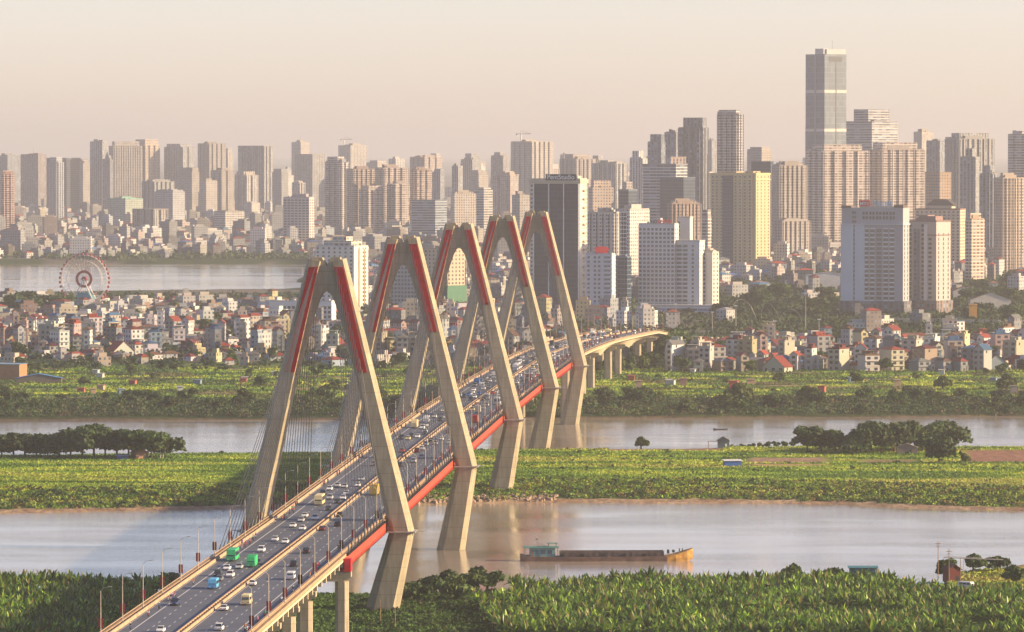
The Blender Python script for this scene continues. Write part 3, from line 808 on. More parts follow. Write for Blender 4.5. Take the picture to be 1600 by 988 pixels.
LIST = [(250,985,'sedan','white'),(272.5,943,'pickup','navy'),(332.7,917,'minibus','skyblue'),(342,905,'sedan','grey'),(359,899,'suv','white'),
 (339.5,897.6,'suv','dark'),(354,888,'sedan','white'),(373,886,'sedan','silver'),(363,873,'bus','green'),(393,883,'truck','green'),(402,879,'sedan','dark'),
 (407.7,860,'suv','white'),(429,843,'sedan','white'),(445,846.6,'sedan','white'),(457,821.5,'sedan','white'),(472,825.8,'sedan','white'),(470,812.8,'sedan','silver'),
 (475.7,805.7,'sedan','white'),(491.8,810,'suv','white'),(499,786,'bus','cream'),(513,795,'sedan','dark'),(504.5,771,'suv','dark'),(514.6,763.7,'sedan','white'),
 (515,778,'suv','silver'),(527,758.6,'sedan','silver'),(538,760,'sedan','silver'),(527,784,'sedan','dark'),(536,778,'sedan','white'),(541,771,'sedan','white'),
 (558.8,758,'sedan','white'),(564,748.5,'sedan','silver'),(584,725.7,'suv','grey'),(627,684,'suv','black'),(643,680,'sedan','dark'),(652,682,'sedan','white'),(664,674,'sedan','white'),
 (666.4,658,'minibus','white'),(679,650.6,'sedan','white'),(688,656,'suv','dark'),(696,650,'sedan','grey'),(692,641.5,'sedan','white'),
 (392,912,'sedan','white'),(349.5,951,'sedan','white'),(342,982,'suv','white'),(384.6,942,'minibus','cream'),(454,902.6,'van','white'),(459,882.5,'suv','dark'),
 (478.7,862,'suv','dark'),(503,826.6,'sedan','maroon'),(526,804.5,'sedan','dark'),(527.7,820,'suv','black'),(585,771,'lorry','yellow'),(623,727,'suv','dark'),(646,704.7,'suv','maroon'),
 (646,720.6,'suv','silver'),(658.8,714,'sedan','silver'),(661,694,'suv','silver'),(669,687.8,'sedan','dark'),(680,692.8,'suv','silver'),(689.7,685.7,'sedan','white'),
 (699,675,'sedan','maroon'),(740,609,'sedan','white'),(755,607,'sedan','white'),(725,619.5,'suv','dark'),(742,632,'sedan','maroon'),(752,624,'suv','dark'),(762,614,'sedan','red'),(738,640,'suv','cream')]
for u, v, k, c in LIST:
    s, t = deck_hit(u, v)
    if abs(t) < 2.3: t = 2.4 if t > 0 or c == 'white' and u in (392,349.5) else -2.4
    t = max(-14.2, min(14.2, t))
    put_vehicle(k, c, s, t, c2='green' if c == 'green' and k == 'truck' else ('yellow' if k == 'lorry' else None))
rr = random.Random(11)
tries = 0
for s0_, s1_, n in ((330,640,18),(640,900,34),(900,1230,68),(1230,1750,72),(1750,1980,22)):
    c_ = 0
    while c_ < n and tries < 9000:
        tries += 1
        s = rr.uniform(s0_, s1_); sg = rr.choice((-1,1)); t = sg*rr.choice((3.1, 6.8, 10.5))
        if any(abs(a-s) < 7.5 and abs(b-t) < 2.4 for a, b in OCC): continue
        k = rr.choices(('sedan','suv','van','minibus','bus','truck'), (44,34,8,5,4,5))[0]
        c = rr.choices(('white','silver','grey','dark','black','red','blue','maroon','cream'), (38,14,8,16,8,4,4,4,4))[0]
        put_vehicle(k, c, s, t, full=(s < 640)); c_ += 1
for k in VP:
    if k not in used:
        for ch in list(VP[k].children): bpy.data.objects.remove(ch)
        bpy.data.objects.remove(VP[k])

# ---------------------------------------------------------------- motorbikes and riders
def skin_person():
    me = bpy.data.meshes.new('rider')
    J = {'pel':(0,.10,.82,.155),'wst':(0,.06,1.02,.14),'chs':(0,.0,1.24,.17),'nck':(0,-.03,1.43,.07),'hd0':(0,-.05,1.52,.10),'hd1':(0,-.05,1.64,.105)}
    for sx, n in ((-1,'l'),(1,'r')):
        J[n+'sh']=(sx*.20,-.01,1.36,.075); J[n+'el']=(sx*.27,-.20,1.16,.05); J[n+'wr']=(sx*.25,-.44,1.08,.038); J[n+'ha']=(sx*.25,-.52,1.07,.042)
        J[n+'hp']=(sx*.12,.05,.80,.11); J[n+'kn']=(sx*.18,-.34,.72,.075); J[n+'an']=(sx*.16,-.22,.30,.05); J[n+'to']=(sx*.17,-.38,.27,.05)
    E = [('pel','wst'),('wst','chs'),('chs','nck'),('nck','hd0'),('hd0','hd1')]
    for n in 'lr': E += [('chs',n+'sh'),(n+'sh',n+'el'),(n+'el',n+'wr'),(n+'wr',n+'ha'),('pel',n+'hp'),(n+'hp',n+'kn'),(n+'kn',n+'an'),(n+'an',n+'to')]
    ks = list(J); me.from_pydata([J[k][:3] for k in ks], [(ks.index(a), ks.index(b)) for a, b in E], [])
    o = bpy.data.objects.new('rider', me); col.objects.link(o)
    md = o.modifiers.new('s', 'SKIN'); 
    for i, k in enumerate(ks): me.skin_vertices[0].data[i].radius = (J[k][3], J[k][3]); me.skin_vertices[0].data[i].use_root = (k == 'pel')
    o.modifiers.new('d', 'SUBSURF').levels = 1
    dg = bpy.context.evaluated_depsgraph_get(); out = bpy.data.meshes.new_from_object(o.evaluated_get(dg)); bpy.data.objects.remove(o)
    out.materials.clear()
    for m_ in (M_objm, M_dark, M_skin): out.materials.append(m_)
    for p_ in out.polygons:
        c = p_.center
        p_.material_index = 2 if (c.z > 1.42 or (c.y < -.40 and c.z > .95)) else 1 if c.z < .90 else 0
        p_.use_smooth = True
    out.name = 'person'; return out
M_dark = plain('dark_trousers', (.03,.035,.05), .8)
PERSON = skin_person()
hm = MB(); n = 10
rg = lambda z, r_: [(math.cos(2*math.pi*k/n)*r_, -.05+math.sin(2*math.pi*k/n)*r_*1.15, z) for k in range(n)]
hm.loft([rg(1.56,.125), rg(1.64,.14), rg(1.73,.11), rg(1.77,.04)]); HELM = hm.mesh('helmet', M_obj, True)
def bike_parts():
    b = MB(); b.box(-.13,.13,.0,.62,.52,.70); b.box(-.11,.11,-.25,.1,.38,.52); b.box(-.15,.15,-.62,-.48,.40,1.0); b.box(-.1,.1,.5,.85,.55,.66)
    f = MB(); f.tube((-.34,-.50,1.06),(.34,-.50,1.06),.025,5); f.tube((0,-.52,1.05),(0,-.68,.3),.04,5)
    w_ = MB(); nn = 12
    rg = lambda x, r_: [(x, math.cos(2*math.pi*k/nn)*r_, math.sin(2*math.pi*k/nn)*r_) for k in range(nn)]
    w_.loft([rg(-.05,.27), rg(0,.3), rg(.05,.27)])
    return b.mesh('frame', M_obj), f.mesh('handlebar', M_grey), w_.mesh('wheel', M_black)
BK = bike_parts()
bflat = MB(); bflat.box(-.13,.13,.0,.62,.52,.70); bflat.box(-.11,.11,-.25,.1,.38,.52); bflat.box(-.15,.15,-.62,-.48,.40,1.0); bflat.tube((-.34,-.50,1.06),(.34,-.50,1.06),.025,5)
for yy in (-.68, .62): bflat.tube((-.05,yy,.3),(.05,yy,.3),.3,10,mi=1)
BKF = bflat.mesh('motorbike', [M_obj, M_black])
SH = dict(red=(.45,.03,.04), white=(.65,.65,.62), blue=(.05,.15,.42), pink=(.6,.2,.28), black=(.03,.03,.035), green=(.05,.3,.15), orange=(.6,.2,.04), purple=(.22,.06,.30))
def put_bike(s, t, full=True):
    away = t > 0; q = BP(s, t, zdeck(s)+.012); hd = orient(s, away)[1]
    bc = rr.choice(('red','black','white','blue')); c = rr.choice(list(SH))
    sw = 'oncoming' if not away else 'outbound'
    if full:
        o = empty('motorbike', q, hd); link('frame', BK[0], o).color = (*SH[bc], 1); link('handlebar', BK[1], o)
        link('wheel', BK[2], o, (0,-.68,.3)); link('wheel', BK[2], o, (0,.62,.3))
    else: o = link('motorbike', BKF, None, q, hd, SH[bc])
    tag(o, f"small {bc} motorbike, {sw} side lane, {zone_word(s)}", 'motorbike', 'motorbikes on the bridge side lanes', auto=True)
    p_ = link('person', PERSON, None, q, hd, SH[c])
    hc = rr.choice(('white','red','black','blue'))
    if full: link('helmet', HELM, p_).color = (*SH[hc], 1)
    tag(p_, f"{c}-topped rider on {bc} motorbike, {sw} side lane, {zone_word(s)}", 'person', 'motorbike riders on the bridge', auto=True)
BIKES = [(205,980),(233,960),(248,948),(262,936),(268,935),(285,930),(293,931),(297,934),(313,910),(381,856),(376,848),(383,850),(391,847),(395,841),(399,838),(388,852),(430,815),(440,811),(444,808),(448,806),(452,800),(456,795),(459,798),(462,788),(507,755),(512,752),(505,756),(525,740),(530,738),(560,720),(566,712),(577,706),(584,700),
         (382,981),(386,984),(391,982),(408,970),(420,960),(444,938),(459,922),(487,900),(497,885),(499,883),(528,856),(590,800),(595,795),(592,797),(634,752),(659,742)]
for u, v in BIKES:
    s, t = deck_hit(u, v, .8); sg = -1 if t < 0 else 1
    t = sg*min(max(abs(t), 12.9), 14.9); put_bike(s, t, s < 300)
for k in range(120):
    s = rr.uniform(250, 1500)**1.0; sg = rr.choice((-1, 1, 1)); put_bike(s, sg*rr.uniform(12.9, 14.9), False)
# ---------------------------------------------------------------- towers
def tower(name, u0, us_, u1, vt, D, wallc, style='grid', th=32, label=None, cat='apartment tower', group=None, crown='boxes', notch=0, stepl=None,
          hero=None, roofc=None, podium=None, slabs=0, depth_cap=45, gz_=None, auto=False, fins=0, mat=None):
    """u0..us_ left face, us_..u1 right face; both faces meet at the near corner, D metres away"""
    g = gz(PX(us_, D), D) if gz_ is None else gz_
    if notch >= 3 and D < 9800 and not fins: fins = notch
    ppm = F / D; t = R(th)
    W = max(6, (us_-u0)/ppm/math.cos(t)); dep = max(6, (u1-us_)/ppm/math.sin(t)); 
    H = ZV(vt, D) - g
    o = empty(name, (PX(us_, D), D, g), -t)          # local: near corner at 0, left face runs to -X, right face runs to +Y
    M = mat or FAC[style]
    mb = MB()
    def fp(W0, W1, d0, d1, nb=notch, dn=2.2):
        """footprint with shallow recesses on the two visible faces (CCW from the left)"""
        P = []
        if nb:
            bw = (W1 - W0) / nb
            for i in range(nb):
                a = W0 + i*bw; P += [(a, d0), (a+bw*.62, d0), (a+bw*.62, d0+dn), (a+bw, d0+dn)]
            nb2 = max(1, int(round((d1-d0)/bw))); b2 = (d1-d0)/nb2
            P.append((W1, d0+dn))if False else None
            P[-1] = (W1, d0+dn)
            for i in range(nb2):
                a = d0 + i*b2; 
                if i: P += [(W1, a)]
                P += [(W1, a+b2*.62), (W1-dn, a+b2*.62), (W1-dn, a+b2)]
            P += [(W0, d1)]
        else: P = [(W0,d0),(W1,d0),(W1,d1),(W0,d1)]
        return P
    z0 = 0; kz = 1.0
    if stepl:
        hs = [0] + [H*f for f, _ in stepl]
        for i, (f, sh) in enumerate(stepl):
            mb.prism(fp(-W + W*sh*.5, -W*sh*.25, dep*sh*.2, dep*(1-sh*.3)), hs[i], hs[i+1], zoff=hs[i])
    else:
        rv = random.Random(int(u0*31 + vt*7)); km = rv.uniform(.84, 1.12)
        if hero is None and D > 5500 and crown == 'boxes' and rv.random() < .65:
            kz = rv.uniform(.90, .97); a_, b_ = rv.uniform(0, .35), rv.uniform(.0, .35); mb.prism([(-W*(1-a_), dep*.08), (-W*b_, dep*.08), (-W*b_, dep*.9), (-W*(1-a_), dep*.9)], H*kz, H, zoff=H*kz)
            if rv.random() < .4: mb.box(-W, -W*.55, 0.5, dep*.6, H*kz, H*(kz+.02))
        mb.prism(fp(-W, 0, 0, dep), 0, H*kz)
        if D > 5500: wallc = tuple(min(.7, c*km) for c in wallc)
    if slabs:
        k = 1
        while k*slabs < H*kz - 1: 
            mb.box(-W-.25, .3, -.45, dep*.5, k*slabs-.12, k*slabs+.5, bottom=True); mb.box(-W*.5, .45, -.2, dep+.25, k*slabs-.13, k*slabs+.49, bottom=True); k += 1
    if fins:
        for i in range(fins+1):
            x = -W + W*i/fins; mb.box(x-.25, x+.25, -.6, .5, 0, H*kz+.5)
        nf2 = max(1, int(fins*dep/W))
        for i in range(nf2+1):
            y = dep*i/nf2; mb.box(-.5, .6, y-.25, y+.25, 0, H*kz+.5)
    wl = link('wall', mb.mesh('wall', M), o); wl.color = (*wallc, 1)
    rc = roofc or tuple(c*.8 for c in wallc)
    m2 = MB()
    HF = H; H = H*kz if not stepl else H
    if crown in ('boxes', 'mast', 'crane'):
        r_ = random.Random(int(u0*7+vt*13)); ph = min(4.5, H*.06)
        m2.box(-W*.98, -.1, .1, .6, H, H+1.1); m2.box(-.6, -.1, .1, dep*.98, H, H+1.1)
        for i in range(r_.choice((2, 3, 3))):
            a = r_.uniform(.05, .6)*W; ww = r_.uniform(.16, .36)*W; m2.box(-a-ww, -a, dep*.2, dep*.7, H, H + ph*r_.uniform(.5, 1.3))
        for i in range(4):
            x = -r_.uniform(.05, .95)*W; m2.tube((x, dep*.4, H), (x, dep*.4, H + r_.uniform(1.5, 3)), .9, 7)
    elif crown == 'flat': m2.box(-W-.3, .3, -.3, dep+.3, H, H+1.4)
    elif crown == 'hip':
        e = 1.5; h_ = min(W, dep)*.28
        m2.loft([[(-W-e,-e,H),(e,-e,H),(e,dep+e,H),(-W-e,dep+e,H)], [(-W*.62,dep*.42,H+h_),(-W*.38,dep*.42,H+h_),(-W*.38,dep*.58,H+h_),(-W*.62,dep*.58,H+h_)]])
    if m2.v: link('rooftop', m2.mesh('rooftop', M_objm), o).color = (*rc, 1)
    H = HF
    if crown == 'mast':
        m3 = MB(); m3.tube((-W*.5, dep*.5, H), (-W*.5, dep*.5, H+14), .5, 6, .15); link('mast', m3.mesh('mast', M_grey), o)
    if crown == 'crane':
        cr = tag(empty('tower_crane', (PX(us_-(us_-u0)*.5, D+dep*.5), D+dep*.5, g+H), -t), "thin tower crane on a roof, " + ("left of the bridge top" if u0 < 700 else "just left of the dark glass tower"), 'crane')
        m3 = MB(); m3.box(-.8,.8,-.8,.8,-8,14); link('mast', m3.mesh('mast', M_orange if False else M_grey), cr)
        m4 = MB(); m4.box(-12,26,-.6,.6,14,15.2); m4.box(-12,-8,-1.2,1.2,12,14); m4.tube((0,0,20),(24,0,15),.25,4); m4.box(-.5,.5,-.5,.5,14,20); link('jib', m4.mesh('jib', M_grey), cr)
    if podium:
        m3 = MB(); pe, phh, pc = podium; m3.prism([(-W-pe,-pe),(pe,-pe),(pe,dep+pe),(-W-pe,dep+pe)], 0, phh); link('podium', m3.mesh('podium', FAC['ribbon']), o).color = (*pc, 1)
    if hero: hero(o, W, dep, H)
    o['_dim'] = (W, dep, H)
    tag(o, label, cat, group, auto=auto)
    return o

def windows(o, W, dep, H, face, cols, flr, wd, ht, z0=0, z1=None, mat=None, sill=True, xs=None, name='window', budget=100, proud=.12):
    """individual windows on one face; past the budget the rest become one part"""
    z1 = z1 or H; cnt = o.get('_w', 0)
    L_ = W if face == 'L' else dep
    m = MB(); m.box(-wd/2, wd/2, -proud, .02, -ht/2, ht/2); me_ = m.mesh(name, mat or M_glass)
    sl = MB(); sl.box(-wd/2-.15, wd/2+.15, -proud-.35, .0, -ht/2-.38, -ht/2-.05) ; sme = sl.mesh('sill', M_objm)
    rest = MB(); k = 0; z = z0 + flr*.55
    while z < z1 - flr*.3:
        for x in (xs if xs is not None else [(i+.5)/cols for i in range(cols)]):
            if face == 'L': loc = (-W + x*L_, 0, z); rot = 0
            else: loc = (0, x*L_, z); rot = math.pi/2
            if cnt < budget:
                wo = link(name, me_, o, loc, rot)
                cnt += 1
            else:
                Mx = Matrix.Translation(loc) @ Matrix.Rotation(rot, 4, 'Z'); rest.box(-wd/2, wd/2, -proud, .02, -ht/2, ht/2, M=Mx)
        z += flr
    if rest.v: tag(link(name, rest.mesh(name, mat or M_glass), o), kind='stuff')
    o['_w'] = cnt

PLAIN_W = plain('rendered_wall', (.5,.5,.5), .75, var=.08, scale=.06, objcol=True)
def ledges(o, W, dep, H, flr, c, out=.35, z0=0, th=.45, name='floor_band'):
    m = MB(); z = z0 + flr
    while z < H: m.box(-W-out*.5, out, -out, .3, z-th/2, z+th/2); m.box(-.3, out+.02, -out*.9, dep+out*.5, z-th/2-.01, z+th/2-.01); z += flr
    link(name, m.mesh(name, PLAIN_W), o).color = (*c, 1)
def piers_(o, W, dep, H, nl, nr, c, wd=.8, out=.6, name='facade_rib'):
    m = MB()
    for i in range(nl+1): x = -W + W*i/nl; m.box(x-wd/2, x+wd/2, -out, .1, 0, H+.8)
    for i in range(nr+1): y = dep*i/nr; m.box(-.1, out, y-wd/2, y+wd/2, 0, H+.8)
    link(name, m.mesh(name, PLAIN_W), o).color = (*c, 1)

def text_mesh(name, s, size, mat, depth=.25, bold=0.0, spacing=1.0):
    cu = bpy.data.curves.new(name, 'FONT'); cu.body = s; cu.size = size; cu.extrude = depth; cu.offset = bold; cu.align_x = 'CENTER'; cu.space_character = spacing
    o = bpy.data.objects.new(name, cu); col.objects.link(o); bpy.context.view_layer.update()
    me = bpy.data.meshes.new_from_object(o.evaluated_get(bpy.context.evaluated_depsgraph_get())); bpy.data.objects.remove(o)
    me.transform(Matrix.Rotation(math.pi/2, 4, 'X')); me.materials.clear(); me.materials.append(mat); me.name = name
    return me
M_signred = plain('sign_red', (.65,.02,.03), .5); M_signblue = plain('sign_blue', (.10,.35,.60), .5); M_signwhite = plain('sign_white', (.82,.82,.80), .5)

# --- landmark towers near the river
def h_dark(o, W, dep, H):
    m = MB(); m.box(-W+3.8, -1.0, -.25, .05, 0, H-3.5); link('glass_curtain', m.mesh('glass_curtain', FAC['glass']), o).color = (.05,.07,.10,1)
    m = MB()
    for x in (-W+3.6, -W+3.8+(W-4.8)/3, -W+3.8+(W-4.8)*2/3, -1.0): m.box(x-.35, x+.35, -.9, .0, 0, H-3)
    link('facade_rib', m.mesh('facade_rib', M_white), o)
    m = MB(); m.box(-W-.6, .8, -.9, dep+.6, H-2.8, H+.2); link('cornice', m.mesh('cornice', PLAIN_W), o).color = (.5,.44,.33,1)
    windows(o, W, dep, H, 'L', 1, 3.5, 1.6, 1.7, z1=H-4, xs=[.035], budget=40)
    m = MB(); z = 8
    while z < H-5: m.box(0, 1.6, dep*.35, dep*.75, z-.2, z+1.0); z += 7.0
    link('balcony', m.mesh('balcony', PLAIN_W), o).color = (.45,.35,.25,1)
    windows(o, W, dep, H, 'R', 2, 3.5, 1.3, 1.6, xs=[.55,.85], budget=100)
t = tower('dark_glass_tower', 828, 906, 918, 281, 4700, (.62,.56,.46), 'grid', 22, 'dark blue glass tower with two white vertical lines and a rooftop name board', hero=h_dark, crown='boxes', mat=PLAIN_W)
W, dep, H = t['_dim']
sg = tag(empty('rooftop_sign', t.matrix_basis @ Vector((-W*.37, -1.2, H)), t.rotation_euler.z), 'dark board with pale letters PentStudio along the roof of the dark glass tower', 'sign')
m = MB(); m.box(-13.6, 13.6, 0, .5, -.6, 4.6); link('board', m.mesh('board', plain('sign_board_dark', (.02,.03,.05), .5)), sg)
link('lettering', text_mesh('lettering', 'PentStudio', 5.6, M_signwhite, .15, .03), sg, (0, -.2, .35))
m = MB(); [m.box(x-.2, x+.2, .5, 2.5, -1, 3.5) for x in (-10, -3, 4, 11)]; link('sign_frame', m.mesh('sign_frame', M_grey), sg)

def h_white(cols, flr=3.45, rcols=2):
    def f(o, W, dep, H):
        windows(o, W, dep, H, 'L', cols, flr, W/cols*.58, 1.9); windows(o, W, dep, H, 'R', rcols, flr, 1.6, 1.8, budget=0 if False else 100)
        ledges(o, W, dep, H, flr, (.62,.64,.66), .15, th=.3)
    return f
tA = tower('white_office_block', 998, 1054, 1061, 351, 4690, (.56,.57,.58), 'grid', 20, 'white block with a grid of dark square windows and a red letter sign', hero=h_white(9), mat=PLAIN_W)
W, dep, H = tA['_dim']
sg = tag(empty('rooftop_sign', tA.matrix_basis @ Vector((-W*.45, -.4, H+.9)), tA.rotation_euler.z), 'red and dark capital letters LAND standing on the white grid-window block', 'sign')
link('lettering', text_mesh('lettering', 'LAND', 4.2, M_signred, .2, .06), sg, (5.5, 0, .2)); link('lettering', text_mesh('lettering', 'HO', 3.6, M_cable, .2, .06), sg, (-3.5, 0, .2))
m = MB(); m.box(-9, 12, .4, .6, 0, .4); link('sign_frame', m.mesh('sign_frame', M_grey), sg)
tower('lift_core_block', 1058, 1078, 1083, 341, 4712, (.60,.56,.52), 'grid', 24, 'plain windowless pale block rising behind the white grid-window block', hero=lambda o,W,dep,H: windows(o,W,dep,H,'L',1,3.45,1.6,1.9,z0=H-16,xs=[.15]), mat=PLAIN_W, crown='flat')
def h_wb(o, W, dep, H):
    windows(o, W, dep, H, 'L', 3, 3.45, 4.2, 1.9, xs=[.16,.40], budget=90); windows(o, W, dep, H, 'L', 3, 3.45, 1.7, 1.9, xs=[.72], budget=100); windows(o, W, dep, H, 'R', 2, 3.45, 1.2, 1.6)
tower('white_office_block', 1056, 1093, 1102, 378, 4685, (.55,.57,.58), 'grid', 24, 'lower white wing with paired wide windows, right of the red-letter block', hero=h_wb, mat=PLAIN_W, crown='flat')
tower('white_office_block', 1098, 1113, 1124, 395, 4690, (.60,.54,.50), 'grid', 35, 'narrow low pale block at the right end of the white offices', hero=lambda o,W,dep,H: (windows(o,W,dep,H,'L',1,3.45,1.6,1.7,xs=[.2]), windows(o,W,dep,H,'R',2,3.45,1.6,1.7)), mat=PLAIN_W)
tower('podium_hall', 1010, 1130, 1140, 480, 4660, (.55,.56,.58), 'ribbon', 20, 'long low pale podium in front of the white office blocks', cat='building', crown='flat')
def h_curve(o, W, dep, H):
    windows(o, W, dep, H, 'L', 4, 3.6, 2.0, 1.7, xs=[.12,.36,.52]); windows(o, W, dep, H, 'L', 1, 3.6, 5.6, 1.5, xs=[.82], mat=M_glassb); ledges(o, W, dep, H, 3.6, (.56,.57,.58), .5)
t = tower('white_hotel', 915, 956, 962, 398, 4650, (.56,.57,.60), 'grid', 20, 'white curved-balcony hotel block right of the dark glass tower', hero=h_curve, mat=PLAIN_W, cat='hotel')
q = t.matrix_basis @ Vector((-t['_dim'][0]*.4, 1, t['_dim'][2]+1))
m = MB(); n = 20; m.loft([[(math.cos(2*math.pi*k/n)*6.0, y, 3.2+math.sin(2*math.pi*k/n)*2.6) for k in range(n)] for y in (0, .8)]); m.box(-5,5,.2,.6,-.4,1.5)
tag(link('rooftop_sign', m.mesh('rooftop_sign', M_signred), None, q, 0), 'round red sign on the roof of the white curved-balcony hotel', 'sign')
tower('glass_office', 960, 980, 987, 403, 4680, (.16,.22,.30), 'glass', 25, 'slim dark blue glass office with two small roof pavilions', cat='office building', crown='boxes', fins=0)
tower('apartment_tower', 916, 963, 968, 333, 5100, (.52,.49,.47), 'grid', 15, 'wide grey-white apartment slab behind the round red sign', notch=5)
tower('apartment_tower', 962, 984, 1016, 328, 5150, (.62,.55,.50), 'dense', 40, 'pale slab with a blue glass strip, behind the white office blocks', hero=lambda o,W,dep,H:(link('glass_strip', (lambda m:(m.box(-W*.95,-W*.2,-.3,.1,0,H-2),m.mesh('glass_strip',FAC['glass']))[1])(MB()), o)), notch=0)
def h_yellow(o, W, dep, H):
    m = MB(); m.box(-W*.72, -W*.50, -1.2, .2, 4, H-2); link('glass_strip', m.mesh('glass_strip', FAC['glass']), o).color = (.1,.17,.3,1)
    windows(o, W, dep, H, 'L', 9, 3.4, 1.9, 1.9, xs=[.06,.15,.25,.56,.66,.76,.87]); windows(o, W, dep, H, 'R', 4, 3.4, 1.7, 1.8, budget=100)
    m = MB(); m.box(-W-.8, .8, -.8, dep+.8, H-6.5, H-5.6); m.box(-W-.6, .6, -.6, dep+.6, H-.8, H+.6); link('cornice', m.mesh('cornice', PLAIN_W), o).color = (.62,.50,.26,1)
    m = MB(); z = 8
    for x in (-W*.30, -W*.08): m.box(x-.7, x+.7, -1.0, .1, 0, H)
    link('facade_rib', m.mesh('facade_rib', PLAIN_W), o).color = (.62,.50,.28,1)
t = tower('yellow_apartment_tower', 1111, 1181, 1205, 272, 6000, (.50,.40,.24), 'grid', 33, 'broad tan-yellow classical tower with a blue glass strip down its front', hero=h_yellow, mat=PLAIN_W)
def h_hotel(o, W, dep, H):
    wh = (.62,.63,.66)
    m = MB(); m.box(-W-.2, -W*.80, -1.6, .2, 12, H-14); m.box(-W*.78, -W*.62, -1.2, .2, 12, H-14); link('pier_panel', m.mesh('pier_panel', PLAIN_W), o).color = (.50,.54,.60,1)
    windows(o, W, dep, H, 'L', 1, 3.6, 3.4, 2.3, z0=13, z1=H-1, xs=[.205], budget=20)
    windows(o, W, dep, H, 'L', 1, 3.6, 3.9, 2.2, z0=13, z1=H-14, xs=[.40,.50,.72,.82], budget=75); windows(o, W, dep, H, 'L', 1, 3.6, 4.4, 2.3, z0=13, z1=H-14, xs=[.61], budget=92)
    windows(o, W, dep, H, 'L', 1, 3.6, 1.7, 2.4, z0=H-10, z1=H-1, xs=[.36,.41,.47,.52,.58,.63,.69,.74,.8,.85], budget=100, proud=.3)
    m = MB(); z = 13 + 3.6*.55 - 1.9
    while z < H-14:
        for x in (.40,.50,.72,.82): xx = -W + x*W; m.box(xx-2.0, xx+2.0, -.9, .1, z-.5, z+.35)
        z += 3.6
    link('balcony', m.mesh('balcony', PLAIN_W), o).color = (.74,.75,.76,1)
    m = MB(); m.box(-W-.9, .8, -1.9, dep+.8, H-13.6, H-12.9); link('cornice', m.mesh('cornice', PLAIN_W), o).color = (*wh, 1)
    windows(o, W, dep, H, 'R', 2, 3.6, 1.4, 2.6, z0=13, z1=H-13, budget=100)
    m = MB(); m.box(-W-1.4, 1.6, -2.4, dep+1.4, 0, 12.6); link('podium', m.mesh('podium', FAC['vert']), o).color = (.16,.135,.13,1)
    m = MB(); m.box(-W,-W*.84,-1.2,dep*.6,H,H+1.6); m.box(-W*.15,0.2,-.4,dep*.7,H,H+2.2); link('rooftop_pergola', m.mesh('rooftop_pergola', PLAIN_W), o).color = (.12,.09,.08,1)
t = tower('riverside_hotel', 1317, 1411, 1423, 325, 4545, (.38,.365,.39), 'grid', 20, 'tall white and grey hotel with red and blue letters on its roof', cat='hotel', hero=h_hotel, mat=PLAIN_W, crown='none', gz_=5)
W, dep, H = t['_dim']
sg = tag(empty('rooftop_sign', t.matrix_basis @ Vector((-W*.43, -.6, H+.8)), t.rotation_euler.z), 'red block and pale blue cursive letters on the roof of the tall white hotel', 'sign')
m = MB(); m.box(-14.5, -5.4, -.2, .2, .4, 5.2); link('board', m.mesh('board', M_signred), sg)
link('lettering', text_mesh('lettering', 'MIN', 4.0, M_signwhite, .1, .02), sg, (-10, -.45, 1.2)); link('lettering', text_mesh('lettering', 'Hotels', 6.0, M_signblue, .2, .10), sg, (5.2, 0, .9))
m = MB(); m.box(-14, 14, .5, .8, -1, .6); m.box(-14, 14, .5, .8, 4.6, 4.9); link('sign_frame', m.mesh('sign_frame', M_grey), sg)
def h_h2(o, W, dep, H):
    windows(o, W, dep, H, 'L', 1, 3.6, 2.2, 2.4, z0=13, z1=H-2, xs=[.08,.52], budget=48); windows(o, W, dep, H, 'L', 1, 3.6, 3.0, 1.8, z0=13, z1=H-10, xs=[.78], budget=70)
    m = MB(); m.box(-W*.78,-W*.60,-1.0,.1,12,H-6); link('dark_strip', m.mesh('dark_strip', FAC['grid']), o).color = (.22,.22,.26,1)
    m = MB(); m.box(-W*.42,-W*.30,-.9,.1,12,H-2); link('pier_panel', m.mesh('pier_panel', PLAIN_W), o).color = (.62,.60,.62,1)
    windows(o, W, dep, H, 'R', 3, 3.6, 1.4, 2.4, z0=13, z1=H-8, budget=100)
    m = MB(); m.box(-W-.5, 1.6, -1.8, dep+1.4, 0, 12.4); link('podium', m.mesh('podium', FAC['vert']), o).color = (.24,.17,.14,1)
    m = MB(); m.box(-W*.32,.3,-.5,dep+.3,H-11,H-10.2); m.box(-W*.35,.2,-.2,dep,H,H+1.2); link('cornice', m.mesh('cornice', PLAIN_W), o).color = (.2,.13,.12,1)
tower('hotel_wing', 1421, 1463, 1488, 347, 4570, (.44,.39,.37), 'grid', 36, 'shorter pinkish wing joined to the right of the tall white hotel', cat='hotel', hero=h_h2, mat=PLAIN_W, crown='boxes', roofc=(.3,.2,.18), gz_=5)
def h_apt(c):
    def f(o, W, dep, H):
        windows(o, W, dep, H, 'L', c, 3.3, W/c*.45, 1.7); windows(o, W, dep, H, 'R', 4, 3.3, 1.7, 1.7)
    return f
t = tower('cream_tower', 1432, 1500, 1511, 328, 5900, (.56,.44,.32), 'grid', 20, 'cream tower with brown cornice and dark hipped roof cap behind the hotel', hero=h_apt(10), mat=PLAIN_W, crown='flat', roofc=(.22,.12,.10))
W, dep, H = t['_dim']; m = MB(); m.box(-W*.72,-W*.2,2,dep*.8,H,H+4.5); link('roof_storey', m.mesh('roof_storey', PLAIN_W), t).color = (.5,.42,.33,1)
